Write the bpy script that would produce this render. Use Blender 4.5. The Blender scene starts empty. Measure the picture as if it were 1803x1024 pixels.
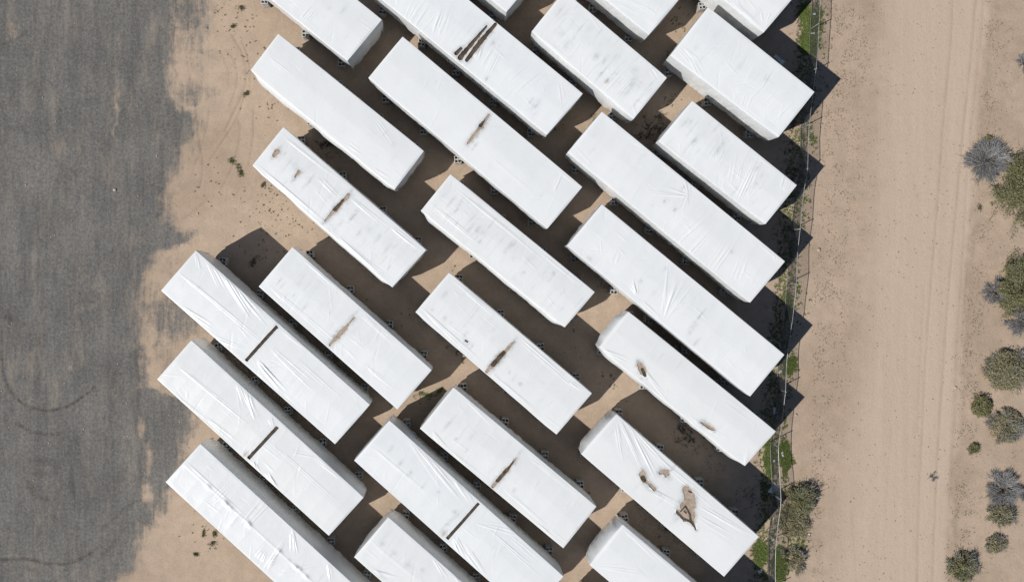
import bpy, math, random
import numpy as np
from mathutils import Vector

rng = np.random.default_rng(7)
random.seed(7)
scene = bpy.context.scene
COL = scene.collection

# ------------------------------------------------------------------ survey frame
# aerial survey: camera straight above the origin, metres on the ground
CAM_H = 63.0
F_PX = 1534.0
NX, NY = 829.0, 465.0
ROOF = 3.9            # roof height
SKIRT = 1.0           # height of the lower edge of the plastic wrap


def gp(px, py, z=0.0):
    k = (CAM_H - z) / F_PX
    return np.array([(px - NX) * k, -(py - NY) * k, z])


def topx(p):
    k = F_PX / (CAM_H - p[2])
    return np.array([NX + p[0] * k, NY - p[1] * k])


# ------------------------------------------------------------------ helpers
def mesh_np(name, verts, faces, mat=None, parent=None, smooth=False, attrs=None, link=True):
    """verts (n,3), faces (m,k) with equal k, or a list of arrays of different k"""
    me = bpy.data.meshes.new(name)
    verts = np.asarray(verts, dtype=np.float32)
    if isinstance(faces, np.ndarray):
        faces = [faces]
    faces = [np.asarray(f, dtype=np.int32) for f in faces if len(f)]
    me.vertices.add(len(verts))
    me.vertices.foreach_set('co', verts.ravel())
    loops = np.concatenate([f.ravel() for f in faces])
    tot = np.concatenate([np.full(len(f), f.shape[1], dtype=np.int32) for f in faces])
    start = np.concatenate([[0], np.cumsum(tot)[:-1]]).astype(np.int32)
    me.loops.add(len(loops))
    me.loops.foreach_set('vertex_index', loops)
    me.polygons.add(len(tot))
    me.polygons.foreach_set('loop_start', start)
    me.polygons.foreach_set('loop_total', tot)
    if smooth:
        me.polygons.foreach_set('use_smooth', np.ones(len(tot), dtype=bool))
    me.update(calc_edges=True)
    me.validate()
    if attrs:
        for k, v in attrs.items():
            a = me.attributes.new(k, 'FLOAT', 'POINT')
            a.data.foreach_set('value', np.asarray(v, dtype=np.float32))
    if mat:
        me.materials.append(mat)
    o = bpy.data.objects.new(name, me)
    if link:
        COL.objects.link(o)
    if parent is not None:
        o.parent = parent
    return o


def tag(o, label=None, cat=None, group=None, kind=None):
    if label:
        o['label'] = label
    if cat:
        o['category'] = cat
    if group:
        o['group'] = group
    if kind:
        o['kind'] = kind
    return o


def thing(name, loc, rz=0.0):
    o = bpy.data.objects.new(name, None)
    o.empty_display_size = 0.3
    COL.objects.link(o)
    o.location = loc
    o.rotation_euler = (0, 0, rz)
    return o


class Soup:
    """collects loose shapes into one mesh"""
    def __init__(self):
        self.v = []
        self.f3 = []
        self.f4 = []
        self.n = 0

    def add(self, v, f):
        v = np.asarray(v, float)
        f = np.asarray(f, int) + self.n
        self.v.append(v)
        (self.f3 if f.shape[1] == 3 else self.f4).append(f)
        self.n += len(v)

    def box(self, c, s, rz=0.0):
        x, y, z = np.array(s) / 2
        v = np.array([[-x, -y, -z], [x, -y, -z], [x, y, -z], [-x, y, -z], [-x, -y, z], [x, -y, z], [x, y, z], [-x, y, z]])
        cr, sr = math.cos(rz), math.sin(rz)
        v = v @ np.array([[cr, sr, 0], [-sr, cr, 0], [0, 0, 1]]) + np.array(c)
        self.add(v, [[0, 3, 2, 1], [4, 5, 6, 7], [0, 1, 5, 4], [1, 2, 6, 5], [2, 3, 7, 6], [3, 0, 4, 7]])

    def tube(self, pts, r, sides=5, r2=None, cap=True):
        pts = np.asarray(pts, float)
        n = len(pts)
        rr = np.linspace(r, r if r2 is None else r2, n)
        vs = []
        for i in range(n):
            d = pts[min(i + 1, n - 1)] - pts[max(i - 1, 0)]
            d = d / (np.linalg.norm(d) + 1e-9)
            a = np.array([0, 0, 1.0]) if abs(d[2]) < .9 else np.array([1.0, 0, 0])
            u = np.cross(d, a)
            u /= np.linalg.norm(u)
            w = np.cross(d, u)
            for k in range(sides):
                t = 2 * math.pi * k / sides
                vs.append(pts[i] + rr[i] * (math.cos(t) * u + math.sin(t) * w))
        fs = []
        for i in range(n - 1):
            for k in range(sides):
                a, b = i * sides + k, i * sides + (k + 1) % sides
                fs.append([a, b, b + sides, a + sides])
        self.add(vs, fs)
        if cap:
            base = self.n
            self.add([pts[0], pts[-1]], [[0, 0, 1, 1]][:0] or np.zeros((0, 4), int))
            c0 = [[base, base - len(vs) + (k + 1) % sides, base - len(vs) + k] for k in range(sides)]
            c1 = [[base + 1, base - sides + k, base - sides + (k + 1) % sides] for k in range(sides)]
            self.f3.append(np.array(c0 + c1))

    def build(self, name, mat, parent=None, smooth=False, attrs=None):
        fs = []
        if self.f3:
            fs.append(np.concatenate(self.f3))
        if self.f4:
            fs.append(np.concatenate(self.f4))
        return mesh_np(name, np.concatenate(self.v), fs, mat, parent, smooth, attrs)


_tabs = {}


def vnoise(x, y, seed=0):
    """smooth value noise in 0..1"""
    if seed not in _tabs:
        _tabs[seed] = np.random.default_rng(1000 + seed).random((256, 256))
    t = _tabs[seed]
    xi = np.floor(x).astype(int)
    yi = np.floor(y).astype(int)
    fx = x - xi
    fy = y - yi
    fx = fx * fx * (3 - 2 * fx)
    fy = fy * fy * (3 - 2 * fy)
    a = t[xi % 256, yi % 256]
    b = t[(xi + 1) % 256, yi % 256]
    c = t[xi % 256, (yi + 1) % 256]
    d = t[(xi + 1) % 256, (yi + 1) % 256]
    return (a * (1 - fx) + b * fx) * (1 - fy) + (c * (1 - fx) + d * fx) * fy


def fbm(x, y, seed=0, oct=3):
    s = 0
    a = 1
    n = 0
    for k in range(oct):
        s = s + a * vnoise(x * 2 ** k, y * 2 ** k, seed + k)
        n += a
        a *= .5
    return s / n


def sstep(a, b, x):
    t = np.clip((x - a) / (b - a), 0, 1)
    return t * t * (3 - 2 * t)


def seg_dist(px, py, x1, y1, x2, y2):
    dx, dy = x2 - x1, y2 - y1
    L2 = dx * dx + dy * dy + 1e-12
    t = np.clip(((px - x1) * dx + (py - y1) * dy) / L2, 0, 1)
    return np.hypot(px - x1 - t * dx, py - y1 - t * dy), t


# ------------------------------------------------------------------ materials
def new_mat(name):
    m = bpy.data.materials.new(name)
    m.use_nodes = True
    nt = m.node_tree
    b = nt.nodes['Principled BSDF']
    return m, nt, b


class NT:
    def __init__(self, nt):
        self.nt = nt
        self.pos = nt.nodes.new('ShaderNodeNewGeometry').outputs['Position']

    def node(self, t, **kw):
        n = self.nt.nodes.new(t)
        for k, v in kw.items():
            setattr(n, k, v)
        return n

    def link(self, a, b):
        self.nt.links.new(a, b)

    def mapping(self, scale, src=None):
        m = self.node('ShaderNodeMapping')
        m.inputs['Scale'].default_value = scale
        self.link(src or self.pos, m.inputs['Vector'])
        return m.outputs[0]

    def noise(self, scale, detail=3, rough=.55, vec=None, dist=0.0):
        n = self.node('ShaderNodeTexNoise')
        n.inputs['Scale'].default_value = scale
        n.inputs['Detail'].default_value = detail
        n.inputs['Roughness'].default_value = rough
        n.inputs['Distortion'].default_value = dist
        self.link(vec or self.pos, n.inputs['Vector'])
        return n.outputs['Fac']

    def voro(self, scale, out='Distance', vec=None):
        n = self.node('ShaderNodeTexVoronoi')
        n.inputs['Scale'].default_value = scale
        self.link(vec or self.pos, n.inputs['Vector'])
        return n.outputs[out]

    def attr(self, name):
        n = self.node('ShaderNodeAttribute')
        n.attribute_name = name
        return n.outputs['Fac']

    def math(self, op, a, b=None, clamp=False):
        n = self.node('ShaderNodeMath', operation=op, use_clamp=clamp)
        for i, v in enumerate((a, b)):
            if v is None:
                continue
            if isinstance(v, (int, float)):
                n.inputs[i].default_value = v
            else:
                self.link(v, n.inputs[i])
        return n.outputs[0]

    def ramp(self, src, lo, hi, a=0.0, b=1.0):
        n = self.node('ShaderNodeMapRange', interpolation_type='SMOOTHSTEP')
        n.inputs['From Min'].default_value = lo
        n.inputs['From Max'].default_value = hi
        n.inputs['To Min'].default_value = a
        n.inputs['To Max'].default_value = b
        self.link(src, n.inputs['Value'])
        return n.outputs[0]

    def mix(self, fac, a, b, mode='MIX'):
        n = self.node('ShaderNodeMix', data_type='RGBA', blend_type=mode)
        if isinstance(fac, (int, float)):
            n.inputs[0].default_value = fac
        else:
            self.link(fac, n.inputs[0])
        for i, v in ((6, a), (7, b)):
            if isinstance(v, tuple):
                n.inputs[i].default_value = (*v, 1)
            else:
                self.link(v, n.inputs[i])
        return n.outputs[2]

    def bump(self, h, strength, dist, normal=None):
        n = self.node('ShaderNodeBump')
        n.inputs['Strength'].default_value = strength
        n.inputs['Distance'].default_value = dist
        self.link(h, n.inputs['Height'])
        if normal is not None:
            self.link(normal, n.inputs['Normal'])
        return n.outputs[0]


def ground_mat():
    m, nt, b = new_mat('desert_ground')
    N = NT(nt)
    # packed tan dirt
    big = N.noise(.13, 3)
    med = N.noise(1.1, 4, .6)
    fine = N.noise(7.0, 4, .65)
    c = N.mix(N.ramp(big, .35, .65), (.432, .325, .235), (.495, .377, .277))
    c = N.mix(N.ramp(med, .3, .72), N.mix(1.0, c, (.86, .87, .88), 'MULTIPLY'), c)
    c = N.mix(N.ramp(fine, .28, .55), N.mix(1.0, c, (.88, .88, .87), 'MULTIPLY'), c)
    # the graded track: paler
    road = N.attr('road')
    stre = N.noise(1.0, 3, .6, N.mapping((1.6, .06, 1)))
    rc = N.mix(N.ramp(stre, .3, .7), (.502, .391, .294), (.530, .415, .314))
    rc = N.mix(N.ramp(N.noise(4.0, 4, .6), .3, .6), N.mix(1.0, rc, (.955, .955, .955), 'MULTIPLY'), rc)
    c = N.mix(road, c, rc)
    # grit
    vs = N.voro(9.0)
    grit = N.attr('grit')
    sp = N.math('MULTIPLY', N.ramp(vs, .10, .2, 1, 0), N.math('MULTIPLY', grit, N.ramp(N.noise(1.3, 3), .45, .62)), True)
    c = N.mix(sp, c, (.20, .165, .115))
    c = N.mix(N.math('MULTIPLY', N.ramp(N.voro(3.1), .05, .09, 1, 0), .55), c, (.60, .50, .40))
    # asphalt millings
    st2 = N.noise(1.0, 4, .6, N.mapping((1.1, .10, 1)))
    a = N.mix(N.ramp(st2, .3, .7), (.168, .161, .148), (.214, .201, .181))
    af = N.noise(5.0, 6, .8)
    a = N.mix(N.ramp(af, .34, .66), N.mix(1.0, a, (.70, .71, .73), 'MULTIPLY'), N.mix(1.0, a, (1.20, 1.18, 1.15), 'MULTIPLY'))
    st3 = N.noise(1.0, 4, .65, N.mapping((5.0, .35, 1)))
    a = N.mix(N.ramp(st3, .38, .62), N.mix(1.0, a, (.88, .88, .89), 'MULTIPLY'), a)
    a = N.mix(N.ramp(N.noise(.22, 6, .68), .38, .64), N.mix(1.0, a, (.80, .805, .81), 'MULTIPLY'), a)
    peb = N.math('MULTIPLY', N.ramp(N.voro(5.0), .08, .16, 1, 0), N.ramp(N.noise(.8, 4), .42, .62))
    a = N.mix(peb, a, (.36, .29, .22))
    a = N.mix(N.math('MULTIPLY', N.ramp(N.voro(6.3, vec=N.mapping((1, .8, 1))), .04, .1, 1, 0), .6), a, (.055, .05, .045))
    a = N.mix(N.math('MULTIPLY', N.ramp(N.noise(.55, 6, .75, N.mapping((1.3, .35, 1))), .50, .72), .42), a, (.36, .29, .22))
    stain = N.attr('stain')
    a = N.mix(N.math('MULTIPLY', stain, N.ramp(N.noise(3.0, 4, .7), .3, .6)), a, (.062, .050, .042))
    mill = N.attr('mill')
    scr = N.math('ADD', N.noise(1.6, 6, .75), N.math('MULTIPLY', N.math('SUBTRACT', N.noise(1.0, 4, .7, N.mapping((3.2, .45, 1))), .5), .9))
    edge = N.math('ADD', mill, N.math('MULTIPLY', N.math('SUBTRACT', scr, .5), N.ramp(N.math('ABSOLUTE', N.math('SUBTRACT', mill, .5)), .35, .5, 1.25, .0)))
    c = N.mix(N.ramp(edge, .12, .95), c, a)
    # green and olive weeds pressed flat
    weed = N.attr('weed')
    we = N.math('ADD', weed, N.math('MULTIPLY', N.math('SUBTRACT', N.noise(3.2, 5, .75), .5), 1.3))
    wc = N.mix(N.noise(5.0, 3, .7), (.125, .112, .055), (.068, .100, .022))
    c = N.mix(N.math('MULTIPLY', N.ramp(we, .38, .85), N.ramp(weed, .02, .2)), c, wc)
    # dark leaf litter and mulch
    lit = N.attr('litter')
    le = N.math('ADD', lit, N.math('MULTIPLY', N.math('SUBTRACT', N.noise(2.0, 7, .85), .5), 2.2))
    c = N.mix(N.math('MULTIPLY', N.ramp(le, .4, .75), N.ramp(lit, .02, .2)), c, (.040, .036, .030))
    rut = N.attr('rut')
    c = N.mix(N.math('MULTIPLY', rut, .78, True), c, N.mix(1.0, c, (.66, .65, .64), 'MULTIPLY'))
    N.link(c, b.inputs['Base Color'])
    b.inputs['Roughness'].default_value = .95
    b.inputs['Specular IOR Level'].default_value = .15
    h = N.math('ADD', N.math('MULTIPLY', N.noise(6.0, 6, .7), 1.0), N.math('MULTIPLY', N.voro(7.0), .35))
    N.link(N.bump(h, .36, .05), b.inputs['Normal'])
    return m


def wrap_mat():
    m, nt, b = new_mat('white_plastic_wrap')
    N = NT(nt)
    g = N.attr('dirt')  # stains and blotches, plus the shade painted into the walls
    base = N.mix(N.ramp(N.noise(.35, 4, .6), .35, .65), (.785, .793, .785), (.812, .819, .811))
    base = N.mix(N.math('MULTIPLY', N.ramp(N.noise(1.4, 5, .7), .52, .72), .16), base, (.74, .735, .715))
    oi = N.node('ShaderNodeObjectInfo')
    base = N.mix(N.math('MULTIPLY', oi.outputs['Random'], .7), base, N.mix(1.0, base, (.975, .968, .95), 'MULTIPLY'))
    dust = N.ramp(N.noise(.8, 6, .72, N.mapping((1.0, 1.0, 1.0)), .6), .54, .78)
    base = N.mix(N.math('MULTIPLY', dust, .35), base, (.70, .675, .63))
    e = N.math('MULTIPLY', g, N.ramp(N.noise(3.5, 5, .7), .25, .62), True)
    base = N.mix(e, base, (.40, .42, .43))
    ru = N.attr('rust')
    base = N.mix(N.math('MULTIPLY', ru, N.ramp(N.noise(4.0, 4, .7), .25, .55), True), base, (.52, .40, .28))
    N.link(base, b.inputs['Base Color'])
    b.inputs['Roughness'].default_value = .30
    b.inputs['Specular IOR Level'].default_value = .5
    h = N.math('ADD', N.noise(2.5, 4, .6), N.math('MULTIPLY', N.noise(9.0, 3, .6), .25))
    N.link(N.bump(h, .16, .05), b.inputs['Normal'])
    return m


def deck_mat():
    m, nt, b = new_mat('weathered_plywood')
    N = NT(nt)
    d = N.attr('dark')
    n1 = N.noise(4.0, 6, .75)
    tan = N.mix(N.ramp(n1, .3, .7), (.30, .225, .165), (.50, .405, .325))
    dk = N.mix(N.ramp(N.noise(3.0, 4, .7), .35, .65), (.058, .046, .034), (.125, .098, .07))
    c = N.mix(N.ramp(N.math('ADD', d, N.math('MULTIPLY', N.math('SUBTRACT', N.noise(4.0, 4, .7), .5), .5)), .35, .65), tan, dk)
    N.link(c, b.inputs['Base Color'])
    b.inputs['Roughness'].default_value = .85
    b.inputs['Specular IOR Level'].default_value = .2
    N.link(N.bump(N.noise(12.0, 4, .7), .4, .02), b.inputs['Normal'])
    return m


def simple_mat(name, c1, c2, scale=3.0, rough=.8, metal=0.0, bump=.3, bscale=None, spec=.3, lo=.35, hi=.65):
    m, nt, b = new_mat(name)
    N = NT(nt)
    N.link(N.mix(N.ramp(N.noise(scale, 5, .65), lo, hi), c1, c2), b.inputs['Base Color'])
    b.inputs['Roughness'].default_value = rough
    b.inputs['Metallic'].default_value = metal
    b.inputs['Specular IOR Level'].default_value = spec
    if bump:
        N.link(N.bump(N.noise(bscale or scale * 4, 4, .6), bump, .02), b.inputs['Normal'])
    return m


def leaf_mat(name, c1, c2, c3):
    m, nt, b = new_mat(name)
    N = NT(nt)
    t = N.attr('tint')
    c = N.mix(N.ramp(t, 0.0, .6), c1, c2)
    c = N.mix(N.ramp(t, .6, 1.0), c, c3)
    N.link(c, b.inputs['Base Color'])
    b.inputs['Roughness'].default_value = .7
    b.inputs['Specular IOR Level'].default_value = .2
    return m


M = {
    'ground': ground_mat(),
    'wrap': wrap_mat(),
    'deck': deck_mat(),
    'block': simple_mat('cinder_block', (.36, .35, .33), (.50, .485, .46), 5, .95, 0, .6, 30),
    'steel': simple_mat('dark_chassis_steel', (.05, .045, .04), (.10, .085, .07), 2, .7, .0, .2),
    'galv': simple_mat('galvanised_steel', (.34, .35, .36), (.52, .53, .54), 4, .45, .55, .1),
    'wire': simple_mat('weathered_wire', (.26, .26, .26), (.38, .38, .38), 3, .6, .3, 0),
    'scrap': simple_mat('torn_plastic', (.62, .62, .62), (.80, .80, .79), 3, .5, 0, .2),
    'rock': simple_mat('pale_rock', (.38, .31, .25), (.56, .47, .38), 4, .95, 0, .5),
    'green': leaf_mat('creosote_leaves', (.130, .135, .060), (.225, .215, .105), (.335, .30, .175)),
    'olive': leaf_mat('olive_dry_leaves', (.175, .160, .085), (.30, .27, .155), (.40, .36, .23)),
    'grey': leaf_mat('bare_grey_twigs', (.125, .120, .116), (.27, .26, .25), (.43, .42, .41)),
    'grass': leaf_mat('low_green_weeds', (.062, .090, .020), (.110, .150, .034), (.19, .19, .07)),
    'tuft2': leaf_mat('dusty_weeds', (.085, .09, .045), (.14, .135, .07), (.22, .19, .11)),
    'tuft': leaf_mat('dry_tufts', (.135, .110, .065), (.22, .18, .115), (.33, .27, .18)),
    'twig': simple_mat('shrub_wood', (.10, .085, .07), (.19, .165, .14), 6, .9, 0, 0),
}

# ------------------------------------------------------------------ the modules, surveyed by roof corner
# W, N, E, S corner of each roof; name used when a pier refers to it; look
def rect(W, N, length, slope=(.765, .644)):
    d = np.array(slope) / np.hypot(*slope) * length
    return [W, N, (N[0] + d[0], N[1] + d[1]), (W[0] + d[0], W[1] + d[1])]


def rect_end(S, E, length, slope=(.765, .644)):
    d = np.array(slope) / np.hypot(*slope) * length
    return [(S[0] - d[0], S[1] - d[1]), (E[0] - d[0], E[1] - d[1]), E, S]


MODULES = {
    'A1': dict(q=rect_end((612, 107), (672, 35), 330, (.775, .625)), ref='the top-left module cropped by the frame',
               label='white plastic-wrapped module cropped by the top edge, nearest the gravel lot'),
    'A2': dict(q=[(442, 123), (490, 60), (746, 266), (695, 333)], ref='the smooth module beside the tyre tracks', bulge=.30, smooth=1,
               label='smooth narrow white wrapped module without holes, beside the curved tyre tracks'),
    'A3': dict(q=[(649, 137), (709, 65), (1025, 329), (964, 402)], ref='the smooth long module with feathered slit', smooth=1,
               label='long smooth white wrapped module with a thin feathered tan tear across its middle'),
    'A4': dict(q=rect_end((963, 237), (1026, 165), 413, (.773, .634)), ref='the long module with twin dark slits',
               label='long white wrapped module with two parallel dark slits across its middle'),
    'A5': dict(q=rect_end((892, 21), (953, -52), 413, (.77, .638)), ref='the module corner at top centre',
               label='corner of a white wrapped module just showing at top centre of the photo'),
    'B1': dict(q=[(937, 55), (994, -15), (1174, 137), (1116, 209)], ref='the short scuffed module near top centre', scuff=1, bulge=.12,
               label='short white wrapped module with grey scuffs and one rusty dot, near top centre'),
    'B2': dict(q=rect_end((1143, 61), (1204, -11), 330, (.773, .634)), ref='the cropped module right of top centre',
               label='white wrapped module cropped by the top edge, above the wide short module'),
    'B3': dict(q=rect_end((1345, 57), (1406, -15), 330, (.77, .638)), ref='the cropped module at top right',
               label='white wrapped module cropped at top right, its long shadow touching the fence'),
    'B4': dict(q=[(1181, 97), (1247, 13), (1434, 162), (1371, 241)], ref='the wide short module by the fence', shades=1,
               label='wide short white wrapped module with a clean roof, uppermost whole one by the fence'),
    'B5': dict(q=[(1160, 248), (1219, 178), (1403, 326), (1348, 394)], ref='the narrow short module by the fence', scuff=.6,
               label='short white wrapped module with crosswise creases, second whole one down along the fence'),
    'C1': dict(q=[(1000, 268), (1060, 197), (1382, 460), (1321, 532)], ref='the upper long creased module by fence',
               label='long white wrapped module with a star of creases, upper of two by the fence'),
    'C2': dict(q=[(999, 432), (1060, 360), (1381, 624), (1321, 697)], ref='the lower long creased module by fence',
               label='long white wrapped module with fans of creases from its lower edge, no holes'),
    'D1': dict(q=[(742, 370), (793, 307), (1047, 514), (995, 575)], ref='the untorn module at picture centre', bulge=.32, scuff=.8,
               label='white wrapped module at picture centre with a wavy lower side and no tears'),
    'D2': dict(q=[(445, 291), (499, 224), (750, 440), (691, 505)], ref='the module with two oval holes', bulge=.22, scuff=.8,
               label='white wrapped module with two small oval holes and a dark-cored slit'),
    'D3': dict(q=[(456, 504), (515, 435), (760, 651), (700, 720)], ref='the module with a straight tan tear', scuff=.3,
               label='white wrapped module with a straight tan tear, between the slit module and the centre'),
    'D4': dict(q=[(732, 549), (791, 480), (1042, 692), (980, 764)], ref='the module with a dark wedge tear', bulge=.10, scuff=.3,
               label='white wrapped module with a dark wedge in a tan tear and a brown dot'),
    'E1': dict(q=[(284, 511), (345, 441), (651, 712), (590, 781)], ref='the upper left-hand module with full slit',
               label='long white wrapped module with a full-width dark slit, its shadow open to the dirt'),
    'E2': dict(q=[(277, 667), (337, 599), (640, 875), (579, 942)], ref='the lower left-hand module with full slit',
               label='long white wrapped module with a two-tone full-width slit and a tan smear'),
    'E3': dict(q=[(292, 848), (353, 781), (655, 1058), (594, 1125)], ref='the bottom-left module with bumpy ridge', bumps=1,
               label='white wrapped module in the bottom left corner with bright bumps along its ridge'),
    'F1': dict(q=[(624, 810), (686, 740), (992, 1014), (930, 1083)], ref='the bottom-centre module with full-width slit',
               label='long white wrapped module at bottom centre with a full-width dark slit'),
    'F2': dict(q=[(740, 754), (799, 682), (1050, 891), (992, 964)], ref='the module with a tapering brown slit', scuff=.2,
               label='white wrapped module with a tapering brown slit, right of the bottom-centre slit module'),
    'F3': dict(q=rect((624, 980), (684, 910), 410, (.75, .66)), ref='the scuffed module cropped at bottom centre', scuff=.4,
               label='white wrapped module with grey scuffs cropped by the bottom edge at centre left'),
    'G1': dict(q=[(1056, 611), (1107, 549), (1366, 759), (1312, 819)], ref='the module with two small wrap holes', bulge=.22, endbulge=.28, smooth=1,
               label='white wrapped module with two small torn holes near its lower side'),
    'G2': dict(q=[(1024, 799), (1086, 729), (1336, 944), (1275, 1014)], ref='the badly torn module by fence', endbulge=.15, smooth=1,
               label='white wrapped module with large ragged holes showing brown boards'),
    'G3': dict(q=rect((1039, 994), (1097, 923), 330, (.765, .644)), ref='the cropped module below the torn one', endbulge=.20, smooth=1,
               label='white wrapped module cropped by the bottom edge, below the badly torn one'),
    'H1': dict(q=rect((970, 1116), (1031, 1046), 330, (.765, .644)), ref='the module corner at the bottom edge',
               label='tip of a white wrapped module just entering at the bottom edge'),
}

# tears: x1,y1,x2,y2,width1,width2 capsules ; dark cores the same way
TEARS = {
    'A3': ([(861, 203, 846, 224, 3, 8), (846, 224, 824, 252, 6, 4)], [(852, 212, 846, 221, 4, 7)]),
    'A4': ([(872, 43, 848, 72, 6, 8), (848, 72, 822, 106, 9, 7), (857, 46, 810, 102, 3, 9), (812, 86, 803, 95, 5, 7)],
           [(872, 43, 822, 106, 9, 10), (857, 46, 810, 102, 6, 10), (812, 86, 803, 95, 7, 8)]),
    'D2': ([(614, 343, 590, 370, 5, 9), (590, 370, 572, 389, 7, 2), (489, 266, 483, 274, 8, 7), (527, 302, 520, 312, 6, 3)],
           [(603, 352, 590, 368, 6, 8)]),
    'D3': ([(624, 559, 603, 583, 2, 7), (603, 583, 581, 607, 8, 4)], []),
    'D4': ([(906, 600, 888, 620, 2, 7), (888, 620, 865, 645, 9, 9), (865, 645, 857, 654, 6, 5), (820, 599, 823, 601, 4, 4)],
           [(887, 620, 868, 641, 7, 9), (820, 599, 823, 601, 7, 7)]),
    'E1': ([(488, 574, 433, 635, 6, 6)], [(488, 574, 433, 635, 10, 10)]),
    'E2': ([(489, 751, 437, 807, 6, 6)], [(487, 752, 437, 804, 3, 4), (489, 753, 440, 807, 4, 3)]),
    'F1': ([(843, 885, 787, 948, 5, 6)], [(843, 885, 787, 948, 10, 10)]),
    'F2': ([(909, 806, 893, 826, 2, 6), (893, 826, 876, 846, 7, 7), (876, 846, 868, 856, 6, 5)], [(905, 810, 893, 826, 2, 5), (893, 826, 876, 845, 6, 7)]),
    'G1': ([(1126, 642, 1132, 653, 9, 13), (1132, 653, 1136, 661, 11, 5), (1235, 743, 1250, 752, 4, 6), (1250, 752, 1257, 756, 6, 3)],
           [(1131, 650, 1136, 661, 6, 5)]),
    'G2': ([(1131, 834, 1134, 843, 12, 11), (1134, 843, 1144, 852, 6, 5), (1144, 852, 1152, 860, 6, 6),
            (1163, 831, 1174, 830, 6, 10), (1174, 832, 1172, 838, 8, 3),
            (1208, 861, 1214, 872, 13, 19), (1214, 872, 1216, 888, 19, 18), (1207, 890, 1212, 905, 20, 24),
            (1194, 900, 1206, 913, 9, 8), (1212, 908, 1221, 922, 15, 5), (1221, 922, 1225, 932, 5, 2)],
           [(1132, 840, 1135, 845, 8, 6), (1192, 900, 1203, 912, 4, 4), (1203, 912, 1218, 918, 4, 4), (1207, 890, 1215, 905, 3, 4),
            (1215, 905, 1216, 916, 4, 4), (1218, 918, 1225, 932, 5, 3), (1207, 890, 1198, 900, 3, 2), (1205, 899, 1208, 902, 3, 3), (1213, 864, 1217, 866, 3, 3)]),
}

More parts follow.
